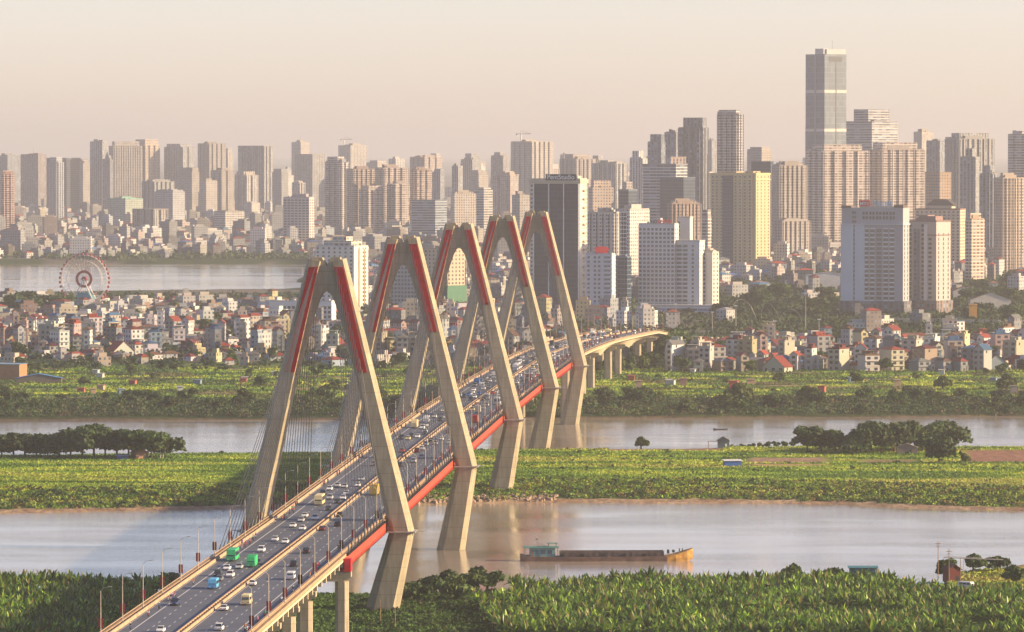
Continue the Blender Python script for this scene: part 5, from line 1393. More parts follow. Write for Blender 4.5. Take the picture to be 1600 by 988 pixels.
# ---------------------------------------------------------------- trees, bushes, grass, bananas
def leaf_quads(P, size, nrm_bias, rg_, stretch=1.0, flatz=1.0):
    """one quad per point with a random tilt"""
    n = len(P); a = rg_.normal(size=(n,3)) * np.array([1, 1, flatz]) + nrm_bias; a /= np.linalg.norm(a, axis=1, keepdims=True) + 1e-9
    b = np.cross(a, rg_.normal(size=(n,3))); b /= np.linalg.norm(b, axis=1, keepdims=True) + 1e-9
    c = np.cross(a, b); s = (size * rg_.uniform(.6, 1.4, n))[:, None]
    V = np.stack([P - b*s*stretch - c*s*.2, P + c*s*.7, P + b*s*stretch + c*s*.1, P - c*s*.7], 1).reshape(-1, 3)
    return V, np.arange(n*4).reshape(n, 4)
def crown_mesh(seed, W=9.0, H=8.0, lobes=9, n=1500, flat=.6, size=.55, base=(.045,.085,.022)):
    r_ = np.random.default_rng(seed); Ps, Ns, Cs = [], [], []
    for k in range(lobes):
        ang = r_.uniform(0, 2*np.pi); rad = r_.uniform(.05, .68)*W/2 if k else 0
        c = np.array([math.cos(ang)*rad, math.sin(ang)*rad, H*r_.uniform(.27, .82)]); rr_ = W*r_.uniform(.16, .27)
        m = n // lobes; d = r_.normal(size=(m,3)); d /= np.linalg.norm(d, axis=1, keepdims=True); d[:,2] = np.where(d[:,2] < -.3, -d[:,2], d[:,2])
        k_ = r_.uniform(.55, 1.05, m)[:, None]
        Ps.append(c + d*rr_*k_*np.array([1.15,1.15,flat+.25])); Ns.append(d*1.3)
        tone = r_.uniform(.7, 1.35); yel = r_.uniform(0, .35)
        col_ = np.array(base)*tone; col_ = col_*(1-yel) + np.array((.10,.12,.02))*yel
        Cs.append(col_[None]*r_.uniform(.7, 1.35, (m,1)))
    P = np.concatenate(Ps); V, Q = leaf_quads(P, size, np.concatenate(Ns), r_)
    return np_mesh('crown', V, Q, M_fol, np.concatenate(Cs))
def trunk_mesh(seed, H=8.0, W=9.0):
    r_ = random.Random(seed); m = MB(); m.tube((0,0,-.6),(.1,0,H*.45), .34, 7, .2)
    for k in range(5):
        a = r_.uniform(0, 6.28); m.tube((.1,0,H*r_.uniform(.28,.45)), (math.cos(a)*W*.26, math.sin(a)*W*.26, H*r_.uniform(.5,.72)), .16, 5, .05)
    return m.mesh('trunk', M_trunk)
TV = []
for i, (W, H, nl, fl, base) in enumerate([(10,9,11,.6,(.035,.07,.018)),(9,7.5,10,.7,(.04,.08,.02)),(13,10,14,.55,(.032,.065,.018)),(7,9,8,.9,(.05,.09,.02)),(6,5,7,.7,(.055,.10,.025)),(12,8,12,.5,(.03,.06,.02)),(8,10,9,.8,(.06,.10,.02)),(5,3.6,6,.7,(.07,.11,.03))]):
    TV.append((crown_mesh(50+i, W, H, nl, int(120*W+300), fl, .42 + .02*W, base), trunk_mesh(50+i, H, W), W, H))
def tree(x, y, h, kind, lab, grp, wid=1.0, rnd=None, cat='tree', name='tree', auto=True):
    cm, tm, W, H = TV[kind]; k = h / H; z = gz(x, y) - .2
    o = empty(name, (x, y, z), random.uniform(0, 6.28)); o.scale = (k*wid, k*wid, k)
    link('crown', cm, o); link('trunk', tm, o); tag(o, lab, cat, grp, auto=auto); return o
random.seed(33)
# island, left end: one dark row
for i in range(15):
    u = 2 + i*18.0; h = (13 if i > 5 else 10.5) + random.uniform(-1, 1.5); D = 2480 + random.uniform(-8, 12)
    tree(PX(u, D), D, h, random.choice((0,2,5)), 'round dark tree in the row on the left end of the island', 'dark trees in the row on the island', 1.15)
tree(PX(345,2530), 2530, 3.5, 4, 'small lone bush on the far edge of the island, left of the bridge', None, auto=False)
tree(PX(1002,2562), 2562, 5.0, 7, 'small dark palm-like bush alone on the island edge', None, auto=False)
for u, D, h, k in ((1262,2530,12,0),(1284,2535,10,5),(1306,2530,11,1),(1345,2520,12,2),(1362,2545,13,0),(1378,2525,15,2),(1398,2530,14,5),(1420,2540,14.5,1),(1442,2535,12,6),(1460,2545,12.5,5),(1482,2550,14,2),(1334,2515,9,1)):
    tree(PX(u, D), D, h, k, 'spreading dark tree in the grove on the right part of the island', 'trees of the island grove', 1.12)
tree(PX(1468,2440), 2440, 13.5, 2, 'broad dark tree in front of the island grove, nearest the camera', None, 1.2, auto=False)
tree(PX(1508,2440), 2440, 4, 7, 'small pale green bush beside the broad dark island tree', None, auto=False)
for i in range(8):
    tree(PX(1146+i*13, 2590), 2575, 3.0, 4, 'clipped low bush in the line on the island rim', 'clipped bushes on the island rim')
# near bank
for u, D, h, k in ((650,1768,6.5,4),(668,1762,7.5,1),(700,1752,7,4),(735,1756,7,1),(762,1758,7.5,4),(690,1735,6,4),(715,1722,6,7),(640,1722,6,1),(655,1705,5.5,4),(628,1712,5,7),(600,1712,5,4)):
    tree(PX(u, D), D, h, k, 'leafy bush on the near bank right of the nearest tower foot', 'bushes on the near bank by the bridge', 1.1)
for u, D, h, k, lab in ((1240,1782,9.5,3,'tiered green tree standing above the bananas'),(1297,1784,8,1,'rounded dark tree standing above the bananas'),(1002,1786,9,5,'flat dark tree at the river edge of the bananas'),(270,1775,9.5,1,'dark tree behind the left parapet near the river'),
                        (1478,1800,8,3,'small dark tree beside the poles and red shed'),(1522,1830,6,4,'round bush in the clearing by the shed'),(1560,1835,5.5,5,'low spreading bush at the far side of the clearing'),(1590,1775,6,4,'bush at the right edge of the clearing')):
    tree(PX(u, D), D, h, k, lab, None, 1.15, auto=False)
# far bank
for i in range(84):
    u = random.uniform(-10, 1620); D = 2972 + random.uniform(0, 85)
    x = PX(u, D)
    if not clear_of(x, D, 0): continue
    reg = 'left of the bridge' if u < 700 else 'right of the bridge'
    h = random.uniform(4, 7.5) * (1.4 if 950 < u < 1000 or 1130 < u < 1170 else 1)
    tree(x, D, h, random.choice((0,1,4,5,6,7)), f'dark bushy tree on the far river bank {reg}', 'trees along the far river bank', random.uniform(1, 1.4))
for i in range(42):
    u = random.uniform(-10, 1620); D = random.uniform(3120, 3440); x = PX(u, D)
    if not clear_of(x, D, 0) or (u > 900 and random.random() < .5): continue
    reg = 'left of the bridge' if u < 700 else 'right of the bridge'
    tree(x, D, random.uniform(3.5, 8), random.choice((1,4,6,7,3)), f'green tree scattered over the allotments {reg}', 'trees scattered over the allotments')
for i in range(118):
    u = random.uniform(-10, 1620); D = random.uniform(3460, 4700) if u < 900 else random.uniform(3400, 3900); x = PX(u, D)
    if not clear_of(x, D, 2) or not take(x, D, 4): continue
    reg = 'left' if u < 700 else 'right'
    hh_ = random.uniform(6, 12); tree(x, D, hh_, random.choice((0,1,2,4,6)), f"{'small' if hh_ < 8 else 'mid-sized' if hh_ < 10 else 'tall'} dark tree between houses of the {reg} village", 'trees among the village houses')
for u, D, h in ((20,4650,16),(42,4680,17),(62,4650,14),(85,4640,15),(100,4660,14),(50,4610,13)):
    tree(PX(u, D), D, h, random.choice((0,2)), 'tall dark tree on the lake shore left of the ferris wheel', 'trees beside the ferris wheel', 1.3)
for i in range(48):
    u = random.uniform(1130, 1325) if i % 2 else random.uniform(1488, 1610); D = random.uniform(4200, 5900); x = PX(u, D)
    if not free(x, D, 4): continue
    reg = 'left of the tall hotel' if u < 1400 else 'right of the tall hotel'
    tree(x, D, random.uniform(9, 17), random.choice((0,1,2,5,6)), f'dark park tree on the green slope {reg}', 'park trees around the tall hotel', 1.3)

for u, D, h in ((935,3380,8),(952,3420,10),(968,3400,9),(985,3440,10),(1003,3460,11),(1018,3480,10),(1040,3640,17),(1055,3660,19),(1068,3650,18),(1034,3600,12)):
    tree(PX(u, D), D, h, random.choice((0,1,6)), 'leafy tree in front of the far approach piers', 'trees by the far approach piers')
# undergrowth and rough grass: uncountable
def cover(name, n, ufn, dfn, zadd, size, palette, seed, clump=0, mat=None, stretch=1.0, bias=(0,0,.25), hgt=None, bigr=3.0, lab=None, plots=False):
    r_ = np.random.default_rng(seed)
    if clump:
        nc = n // clump; u = ufn(r_, nc); D = dfn(r_, nc, u); x = (u-800)/F*D; keep = np.ones(nc, bool)
        z = ground(x, D); keep &= (z > .4) & ~bare(u, D)
        s = (x+55)*A_[0] + (D-1690)*A_[1]; 
        x, D, z = x[keep], D[keep], z[keep]; nc = len(x)
        R_ = r_.uniform(.5, 1.0, nc)*bigr; hh = r_.uniform(.5, 1.0, nc)*(hgt or bigr*.7)
        d = r_.normal(size=(nc, clump, 3)); d /= np.linalg.norm(d, axis=2, keepdims=True); d[..., 2] = np.abs(d[..., 2])
        kk = r_.uniform(.6, 1.05, (nc, clump, 1)); P = np.stack([x, D, z-.2], 1)[:, None] + d*kk*np.stack([R_, R_, hh], 1)[:, None]
        pal = np.array(palette)[r_.integers(0, len(palette), nc)]; C = pal[:, None]*r_.uniform(.75, 1.3, (nc, clump, 1))
        P = P.reshape(-1, 3); C = C.reshape(-1, 3); nb = (d*1.2).reshape(-1, 3)
        V, Q = leaf_quads(P, size, nb, r_, stretch)
    else:
        u = ufn(r_, n); D = dfn(r_, n, u); x = (u-800)/F*D; z = ground(x, D); k = (z > .5) & ~bare(u, D)
        if plots: pid = plot_id(x, D); k &= (pid < .9)
        x, D, z = x[k], D[k], z[k]
        pal = np.array(palette); t = fbm(x*.012, D*.05, seed, 3); t2 = np.clip((t-.3)*2.4, 0, .999); idx = (t2*len(pal)).astype(int)
        if plots: idx = (plot_id(x, D)*997 % 1 * len(pal)).astype(int)
        C = pal[idx]*r_.uniform(.75, 1.3, (len(x), 1)); P = np.stack([x, D, z + zadd*r_.uniform(.2, 1, len(x))], 1)
        V, Q = leaf_quads(P, size, np.array(bias), r_, stretch, .5)
    o = link(name, np_mesh(name, V, Q, mat or M_under, C)); tag(o, lab, kind='stuff'); return o
dkg = [(.022,.05,.014),(.032,.07,.018),(.045,.085,.02),(.06,.085,.025),(.026,.055,.02)]
ylg = [(.09,.17,.02),(.15,.25,.025),(.25,.34,.035),(.38,.43,.05),(.22,.28,.035),(.34,.34,.07)]
mix = dkg + ylg[:3]
U_ = lambda a, b: (lambda r_, n: r_.uniform(a, b, n))
def d_between(e, a, b): return lambda r_, n, u: interp(u, e) + r_.uniform(a, b, n)
# island top and slope
cover('grass', 215000, U_(-260, 1880), lambda r_, n, u: r_.uniform(interp(u, E2)+25, interp(u, E3)-2), .45, .32, ylg, 61, stretch=2.0, lab='long yellow-green grass on the island')
cover('undergrowth', 76000, U_(-260, 1880), d_between(E2, 9, 78), 0, .5, mix + ylg[:2] + [(.14,.13,.03),(.17,.12,.04)], 62, clump=20, bigr=2.6, hgt=1.9, lab='bushes and creepers on the island bank')
cover('undergrowth', 5000, U_(560, 1640), lambda r_, n, u: r_.uniform(interp(u, E2)+80, interp(u, E3)-10), 0, .6, mix, 63, clump=18, bigr=2.6, hgt=1.8, lab='scattered clumps of bushes on the island')
# far bank
cover('undergrowth', 76000, U_(-260, 1880), d_between(E4, 8, 95), 0, .6, [tuple(a*1.25 for a in c) for c in dkg] + [(.08,.09,.04),(.10,.09,.05)], 64, clump=24, bigr=4.2, hgt=4.2, lab='dark scrub along the far river bank')
cover('undergrowth', 9000, U_(-260, 1880), lambda r_, n, u: r_.uniform(3090, 3480, n), 0, .75, dkg + ylg[:2], 65, clump=20, bigr=3.0, hgt=2.2, lab='low scrub and crops on the allotments')
cover('grass', 140000, U_(-260, 1880), lambda r_, n, u: r_.uniform(3070, 3500, n), .5, .5, ylg[:4] + [(.09,.13,.03),(.12,.12,.04),(.06,.12,.03)], 66, stretch=1.5, plots=True, lab='rough grass on the allotments')
cover('undergrowth', 90000, lambda r_, n: np.where(r_.random(n) < .35, r_.uniform(1110, 1640, n), r_.uniform(-40, 1640, n)), lambda r_, n, u: np.where(u > 1100, r_.uniform(3950, 5700, n), r_.uniform(3450, 5200, n)), 0, 1.5, dkg, 67, clump=20, bigr=6.5, hgt=6.0, lab='dark greenery between the city blocks')
cover('undergrowth', 26000, U_(-60, 1660), lambda r_, n, u: np.where((u < 500) & (r_.random(n) < .5), r_.uniform(6860, 7100, n), r_.uniform(5500, 11000, n)), 0, 2.2, dkg, 68, clump=18, bigr=11.0, hgt=9.5, lab='dark tree belts of the far city')
# near bank below and beside the bridge
cover('undergrowth', 26000, lambda r_, n: np.where(r_.random(n) < .4, r_.uniform(275, 460, n), r_.uniform(545, 790, n)), lambda r_, n, u: r_.uniform(1560, 1772, n), 0, .42, dkg[:4] + ylg[:1], 69, clump=22, bigr=2.0, hgt=1.6, lab='low bushes on the near bank under the bridge')
cover('grass', 26000, U_(200, 860), lambda r_, n, u: r_.uniform(1480, 1775, n), .35, .4, [(.03,.07,.014),(.045,.10,.016),(.06,.13,.02)], 70, stretch=1.4, lab='short green grass under the bridge')
cover('grass', 3000, U_(1480, 1640), lambda r_, n, u: r_.uniform(1745, 1850, n), .4, .5, ylg, 71, stretch=1.3, lab='dry grass around the clearing')

# banana plants
def banana_arrays(seed):
    r_ = random.Random(seed); V, Q, C = [], [], []
    h0 = r_.uniform(1.9, 2.7)
    def quad(a, b, c, d, col_):
        i = len(V); V.extend([tuple(a), tuple(b), tuple(c), tuple(d)]); Q.append((i,i+1,i+2,i+3)); C.append(col_)
    for k in range(3):
        a0, a1 = 2*math.pi*k/3, 2*math.pi*(k+1)/3
        quad((math.cos(a0)*.16,math.sin(a0)*.16,0),(math.cos(a1)*.16,math.sin(a1)*.16,0),(math.cos(a1)*.1,math.sin(a1)*.1,h0),(math.cos(a0)*.1,math.sin(a0)*.1,h0),(.12,.13,.05))
    nl = r_.randint(8, 10)
    for k in range(nl):
        az = 2.4*k + r_.uniform(-.4, .4); up = r_.uniform(.75, 1.35) if k > 2 else r_.uniform(1.25, 1.5); ln = r_.uniform(2.7, 3.9); wd = r_.uniform(.34, .50)
        base = Vector((0, 0, h0)); d = Vector((math.cos(az)*math.cos(up), math.sin(az)*math.cos(up), math.sin(up)))
        side = Vector((-math.sin(az), math.cos(az), 0)); pts = [base]; dd = d.copy(); seg = 5
        droop = r_.uniform(.10, .38)
        for j in range(seg): dd = (dd + Vector((0,0,-droop))).normalized(); pts.append(pts[-1] + dd*ln/seg)
        tone = r_.choice((.45, .8, 1.1, 1.7, 2.4)); c = (.10*tone*(1.35 if tone > 1.4 else 1), .23*tone*.9, .02*tone)  # leaf tones carry sunlit highlights and shade in the colour
        if r_.random() < .04: c = (.2,.17,.06)
        for j in range(seg):
            w0 = wd*math.sin(math.pi*(j+.35)/(seg+.6))*1.05 if j else .06; w1 = wd*math.sin(math.pi*(j+1.35)/(seg+.6))*1.05 if j < seg-1 else .03
            for sg in (-1, 1):
                e0 = pts[j] + side*sg*w0 - Vector((0,0,w0*.35)); e1 = pts[j+1] + side*sg*w1 - Vector((0,0,w1*.35))
                q = (pts[j], e0, e1, pts[j+1]) if sg > 0 else (pts[j+1], e1, e0, pts[j])
                quad(*q, c)
    return np.array(V), np.array(Q), np.array(C)
BA = [banana_arrays(300+i) for i in range(7)]
BM = [np_mesh('banana_plant', *b[:2], M_ban, b[2]) for b in BA]
rb = np.random.default_rng(91)
spots = []
def plant_rows(u0, u1, D0, D1, step=3.0):
    x0, x1 = PX(u0, D1) - 30, PX(u1, D1) + 30
    for D in np.arange(D0, D1, step):
        for x in np.arange(x0, x1, step):
            xx = x + rb.uniform(-.9, .9); DD = D + rb.uniform(-.9, .9); u = 800 + F*xx/DD
            if u < u0 or u > u1: continue
            spots.append((xx, DD, u))
plant_rows(-260, 285, 1560, 1774); plant_rows(640, 1800, 1570, 1786)
keep = []
for x, D, u in spots:
    v = 230 + (CZ-4)*F/D
    if u < 300:
        if u > 285 - (v-900)*1.1: continue                      # stays clear of the viaduct
        if 150 < u and 1722 < D < 1736: continue
    else:
        if u > 1478 and D > 1727: continue
        if u > 1400 and D > 1760 - (u-1400)*.2: continue
        if u < 800 and D > 1700 + (u-640)*.0: continue
        if u < 700 + (v-905)*.9 and u < 840: continue
        g1 = 840 + (v - 905) * 1.45                            # the dark track running down to the right
        if abs(u - g1) < 7 + (v-905)*.03 and v < 1000: continue
        if abs(v - (955 + (u-1230)*.075)) < 4.0 and u > 1220: continue
    if D > interp(u, E1) - 6: continue
    if fbm(np.array([x*.06]), np.array([D*.06]), 77, 2)[0] > .70: continue
    keep.append((x, D))
keep = np.array(keep); keep = keep[np.argsort(keep[:, 1])]
vis = 230 + (CZ-6)*F/keep[:, 1] < 990
near_first = np.concatenate([np.where(vis)[0], np.where(~vis)[0]])
KZ = ground(keep[:, 0], keep[:, 1]) - .1
for i in near_first[:300]:
    o = link('banana_plant', BM[rb.integers(7)], None, (keep[i,0], keep[i,1], KZ[i]), rb.uniform(0, 6.28)); s = rb.uniform(.85, 1.25); o.scale = (s, s, s)
    tag(o, 'banana plant at the near edge of the plantation ' + ('left of the viaduct' if keep[i,0] < -90 else 'right of the bridge'), 'banana plant', 'banana plants nearest the camera')
Vs, Qs, Cs, off = [], [], [], 0
for i in near_first[300:]:
    V, Q, C = BA[rb.integers(7)]; a = rb.uniform(0, 6.28); s = rb.uniform(.75, 1.1) * (.75 + .55*fbm(keep[i:i+1,0]*.05, keep[i:i+1,1]*.05, 79, 2)[0]); ca, sa = math.cos(a)*s, math.sin(a)*s
    W_ = np.stack([V[:,0]*ca - V[:,1]*sa + keep[i,0], V[:,0]*sa + V[:,1]*ca + keep[i,1], V[:,2]*s + KZ[i]], 1)
    Vs.append(W_); Qs.append(Q + off); off += len(V); Cs.append(C*rb.uniform(.7, 1.3)*(.7 + .7*fbm(keep[i:i+1,0]*.04, keep[i:i+1,1]*.04, 81, 2)[0]))
tag(link('banana_plants', np_mesh('banana_plants', np.concatenate(Vs), np.concatenate(Qs), M_ban, np.concatenate(Cs))), 'dense banana plantation on the near river bank', kind='stuff')
# ---------------------------------------------------------------- single things
def mk(name, mb_, mat, parent=None, color=None, **kw): return link(name, mb_.mesh(name, mat), parent, color=color, **kw)
M_rust = plain('rusty_hull', (.20,.13,.10), .8, var=.45, scale=.35); M_hully = plain('worn_orange_bow', (.42,.23,.06), .8, var=.6, scale=.5)
# river barge
D = 1934.0; bx0, bx1 = PX(813, D), PX(1083, D); LB = bx1 - bx0
b = tag(empty('river_barge', ((bx0+bx1)/2, D, 0), R(2.0)), 'long low rusty cargo barge with a teal deckhouse at its stern, on the river', 'barge')
def hull_sec(x, w_, zk, zt): return [(x, -w_, zt), (x, -w_*.85, zk), (x, w_*.85, zk), (x, w_, zt)]
h = LB/2
hm_ = MB(); hm_.loft([hull_sec(x, w_, -.8, zt)[::-1] for x, w_, zt in ((-h,3.2,2.3),(-h+2,4.0,1.8),(-h+12,4.4,1.5),(-h+15,4.5,1.4),(h-9,4.5,1.7))]); mk('hull', hm_, M_rust, b)
bw_ = MB(); bw_.loft([hull_sec(x, w_, z0, zt)[::-1] for x, w_, z0, zt in ((h-9,4.5,-.8,1.7),(h-6,4.4,-.8,2.3),(h-2,3.3,-.2,3.6),(h,1.6,.8,4.2))]); mk('bow', bw_, M_hully, b)
cm = MB()
for sg in (-1, 1): cm.box(-h+13.5, h-10, sg*3.7-.12, sg*3.7+.12, 1.4, 3.3)
cm.box(-h+13.5, -h+13.8, -3.7, 3.7, 1.4, 3.3); cm.box(h-10.3, h-10, -3.7, 3.7, 1.4, 3.4)
for i in range(17): x = -h+15+i*2.1; cm.box(x-.1, x+.1, -3.98, -3.83, 1.4, 3.2)
mk('hold_coaming', cm, plain('dark_hold', (.11,.085,.08), .85, var=.4, scale=.5), b)
rl = MB()
for x in np.arange(-h+14, h-10, 7.0): rl.box(x-.7, x+.7, -4.2, -3.9, 1.8, 2.6)
mk('side_fender', rl, M_black, b)
dk = MB(); dk.box(-h+3.2, -h+11.8, -3.0, 3.0, 1.6, 4.5); ho_ = mk('deckhouse', dk, M_objm, b, (.16,.30,.32))
for x in (-h+5.2, -h+7.6, -h+9.9):
    w1 = MB(); w1.box(x-.8, x+.8, -3.06, -3.0, 2.5, 3.9); mk('window', w1, M_glassb, ho_)
w1 = MB(); w1.box(-h+3.6, -h+4.4, -3.07, -3.0, 1.7, 3.8); mk('door', w1, M_rust, ho_)
cp = MB(); cp.box(-h+1.0, -h+13.0, -3.6, 3.6, 4.55, 4.85); mk('canopy', cp, M_objm, b, (.09,.24,.22))
pp = MB()
for x in (-h+1.4, -h+4.6, -h+8.6, -h+12.6): pp.box(x-.1, x+.1, -3.5, -3.3, 1.6, 4.55)
mk('canopy_post', pp, M_objm, b, (.12,.28,.26))
up = MB(); up.box(-h+9.2, -h+12.6, -1.5, 1.5, 5.9, 6.2); [up.box(x-.08, x+.08, y-.08, y+.08, 4.85, 5.9) for x in (-h+9.6, -h+12.2) for y in (-1.2, 1.2)]; mk('wheelhouse_awning', up, M_objm, b, (.20,.30,.28))
ms = MB(); ms.tube((-h+6.4,0,4.8),(-h+5.4,0,7.8),.07,5); ms.tube((-h+6.0,0,6.0),(-h+8.2,0,5.2),.05,4); mk('mast', ms, M_cable, b)
fl = MB(); fl.box(-h+5.3,-h+5.9,-.02,.02,7.1,7.6); mk('flag', fl, M_cable, b)
wn_ = MB(); wn_.tube((h-6.6,-.9,3.2),(h-6.6,.9,3.2),.5,10); wn_.box(h-8.8,h-8.0,-.7,.7,2.4,3.7); mk('anchor_winch', wn_, M_cable, b)
for i, x in enumerate((h-4.6, h-3.6)):
    bl = MB(); bl.tube((x,-1,3.2),(x,-1,4.2),.18,8); mk('bollard', bl, M_black, b)
# person on the bow of the barge is too faint in the picture; small dinghy in the far channel
D = 2830.0; m = MB(); m.loft([[(x,-w_,z_),(x,-w_*.6,-.15),(x,w_*.6,-.15),(x,w_,z_)][::-1] for x, w_, z_ in ((-3.6,.15,.9),(-2,.7,.55),(2,.7,.55),(3.6,.15,.9))])
bo_ = tag(empty('rowing_boat', (PX(1126, D), D, 0), R(5)), 'tiny dark rowing boat alone on the far channel', 'boat'); mk('hull', m, M_cable, bo_)
m = MB(); m.box(-.15,.15,-.6,.6,.35,.45); mk('bench', m, M_pole, bo_)
# ferris wheel
D = 4848.0; wx, wz = PX(132, D), 112.0 - CZ + 141 - 82  # centre about 30 m up
wz = ZV(436, D); Rw = 40*D/F; g0 = gz(wx, D)
fw = tag(empty('ferris_wheel', (wx, D, g0), R(-12)), 'big spoked ferris wheel with a red hub ring beside the lake', 'ferris wheel'); zc = wz - g0
def ringm(r_, t_, y0, n=64):
    m_ = MB(); k6 = [2*math.pi*k/n for k in range(n+1)]
    for a, c_ in zip(k6[:-1], k6[1:]): m_.tube((math.cos(a)*r_, y0, zc+math.sin(a)*r_), (math.cos(c_)*r_, y0, zc+math.sin(c_)*r_), t_, 4)
    return m_
rm = MB()
M_whl = plain('wheel_white_steel', (.62,.58,.56), .5); M_whr = plain('wheel_red_steel', (.42,.07,.06), .5)
for y0 in (-1.6, 1.6):
    for r_, t_ in ((Rw*.93, .22), (Rw*.70, .20)):
        q = ringm(r_, t_, y0); o_ = len(rm.v); rm.v += q.v; rm.f += [tuple(i+o_ for i in f_) for f_ in q.f]; rm.uv += q.uv; rm.mi += q.mi
mk('rim', rm, M_whl, fw)
sp_ = MB()
for k in range(36):
    a = 2*math.pi*k/36; sp_.tube((0, -1.6 if k % 2 else 1.6, zc), (math.cos(a)*Rw*.93, 0, zc+math.sin(a)*Rw*.93), .12, 4)
mk('spoke', sp_, M_whl, fw, kind=None) if False else mk('spokes', sp_, M_whl, fw)
hb = MB(); n = 40
for rr0, rr1, y in ((Rw*.24, Rw*.34, -2.2),):
    for k in range(n):
        a, c_ = 2*math.pi*k/n, 2*math.pi*(k+1)/n
        P = lambda r_, aa, yy: (math.cos(aa)*r_, yy, zc+math.sin(aa)*r_)
        hb.loft([[P(rr0,a,y),P(rr1,a,y),P(rr1,a,y+.8),P(rr0,a,y+.8)],[P(rr0,c_,y),P(rr1,c_,y),P(rr1,c_,y+.8),P(rr0,c_,y+.8)]])
mk('hub_ring', hb, M_whr, fw)
ax = MB(); ax.tube((0,-3,zc),(0,3,zc),1.9,16); mk('axle', ax, M_whr, fw)
gm = MB(); gm.box(-.8,.8,-.9,.9,-2.0,0); gm.tube((0,-1.6,0),(0,1.6,0),.15,4); gme = gm.mesh('gondola', M_whr)
for k in range(36):
    a = 2*math.pi*(k+.5)/36; link('gondola', gme, fw, (math.cos(a)*Rw, 0, zc+math.sin(a)*Rw))
sm_ = MB()
for sx in (-1, 1):
    for y in (-4, 4): sm_.tube((sx*11, y*1.6, 0), (0, y*.8, zc), .7, 6, .4)
mk('support_leg', sm_, M_whl, fw)
st2 = MB(); st2.loft([[(-8,-5,0),(8,-5,0),(8,5,0),(-8,5,0)],[(-8,-5,6),(8,-5,6),(8,5,6),(-8,5,6)],[(-4,-4,zc*.5),(4,-4,zc*.5),(4,4,zc*.5),(-4,4,zc*.5)]]); mk('station_roof', st2, M_objm, fw, (.10,.30,.36))

def hut(name, u, D, W, Dp, H, wallc, roofc, lab, rz=0, rh_=1.2, flat=False, door=True, cat='hut'):
    x = PX(u, D); o = tag(empty(name, (x, D, gz(x, D)-.1), rz), lab, cat)
    a = MB(); a.box(-W/2, W/2, 0, Dp, 0, H, bottom=False)
    if not flat: a.poly([(-W/2,0,H),(W/2,0,H),(0,0,H+rh_)]); a.poly([(W/2,Dp,H),(-W/2,Dp,H),(0,Dp,H+rh_)])
    mk('wall', a, M_objm, o, wallc)
    r2 = MB(); e = .5
    if flat: r2.loft([[(-W/2-e,-e,H+.02),(W/2+e,-e,H+.02),(W/2+e,Dp+e,H+.3),(-W/2-e,Dp+e,H+.3)],[(-W/2-e,-e,H+.2),(W/2+e,-e,H+.2),(W/2+e,Dp+e,H+.5),(-W/2-e,Dp+e,H+.5)]])
    else:
        for sg in (-1, 1):
            P = [(sg*(W/2+e),-e,H-.3),(0,-e,H+rh_+.03),(0,Dp+e,H+rh_+.03),(sg*(W/2+e),Dp+e,H-.3)]; Q = [(p[0],p[1],p[2]+.15) for p in P]
            r2.loft([P, Q] if sg > 0 else [P[::-1], Q[::-1]])
    mk('roof', r2, M_roof, o, roofc)
    if door: d_ = MB(); d_.box(W*.12, W*.12+.9, -.06, 0, 0, 2.0); mk('door', d_, M_signwhite if 'white door' in lab else M_glass, o)
    return o
hk = hut('field_hut', 1131, 2562, 5.2, 4, 3.6, (.14,.18,.19), (.30,.22,.19), 'small stilted grey hut with a white door panel on the island rim', rh_=1.5)
m = MB(); m.box(-7.0,-2.7,-.2,2.5,3.0,3.15); m.tube((-6.8,0,0),(-6.8,0,3.0),.12,5); m.tube((-6.8,2.2,0),(-6.8,2.2,3.0),.12,5); mk('lean_to', m, M_pole, hk)
tk = hut('tarpaulin_shelter', 1146, 2418, 7.2, 4.0, 2.6, (.03,.13,.42), (.72,.74,.76), 'blue shelter with a slanting white roof on the island', flat=True, door=False)
tk.rotation_euler = (0,0,.15)
hut('brick_shed', 221, 2474, 6, 5, 3.0, (.36,.20,.15), (.30,.19,.15), 'small brick shed with a pitched roof under the island tree row', rz=.5, rh_=1.8)
hut('blue_tarp_hut', 190, 2470, 5, 4, 2.0, (.04,.10,.28), (.10,.18,.35), 'low hut with a blue tarp beside the island tree row', flat=True, door=False)
m = MB(); m.tube((0,0,5.2),(0,0,7.6),.8,10); mwt = tag(empty('water_tank', (PX(252,2476),2476,gz(PX(252,2476),2476)-.1)), 'white water tank on a stand at the end of the island tree row', 'water tank'); mk('tank', m, M_signwhite, mwt)
m = MB(); [m.tube((a,c_,0),(a,c_,5.2),.1,4) for a in (-.6,.6) for c_ in (-.6,.6)]; mk('stand', m, M_grey, mwt)
hut('orange_warehouse', 2, 3290, 22, 12, 9.5, (.42,.20,.10), (.20,.33,.45), 'tall orange shed with a grey-blue roof at the left edge among allotments', rz=-.3, flat=True, door=False, cat='shed')
hut('blue_roofed_shed', 60, 3260, 26, 10, 3.2, (.16,.14,.12), (.07,.22,.50), 'long low shed with a bright blue roof at the left edge', rz=.05, rh_=2.2, door=False, cat='shed')
hut('red_shed', 1493, 1792, 4.2, 5, 4.2, (.13,.03,.025), (.14,.05,.04), 'narrow dark red shed between the wooden poles by the river', rz=.3, rh_=1.4, cat='shed')
hut('teal_roofed_shed', 1350, 1781, 8.5, 4, 8.4, (.06,.14,.16), (.07,.22,.26), 'low teal-roofed shed half hidden behind the bananas', rh_=.8, flat=True, door=False, cat='shed')
hut('thatched_shelter', 1418, 2520, 9, 4, 3.2, (.20,.16,.14), (.36,.29,.26), 'pinkish thatched shelter between the trees of the island grove', rh_=1.6, cat='shelter')
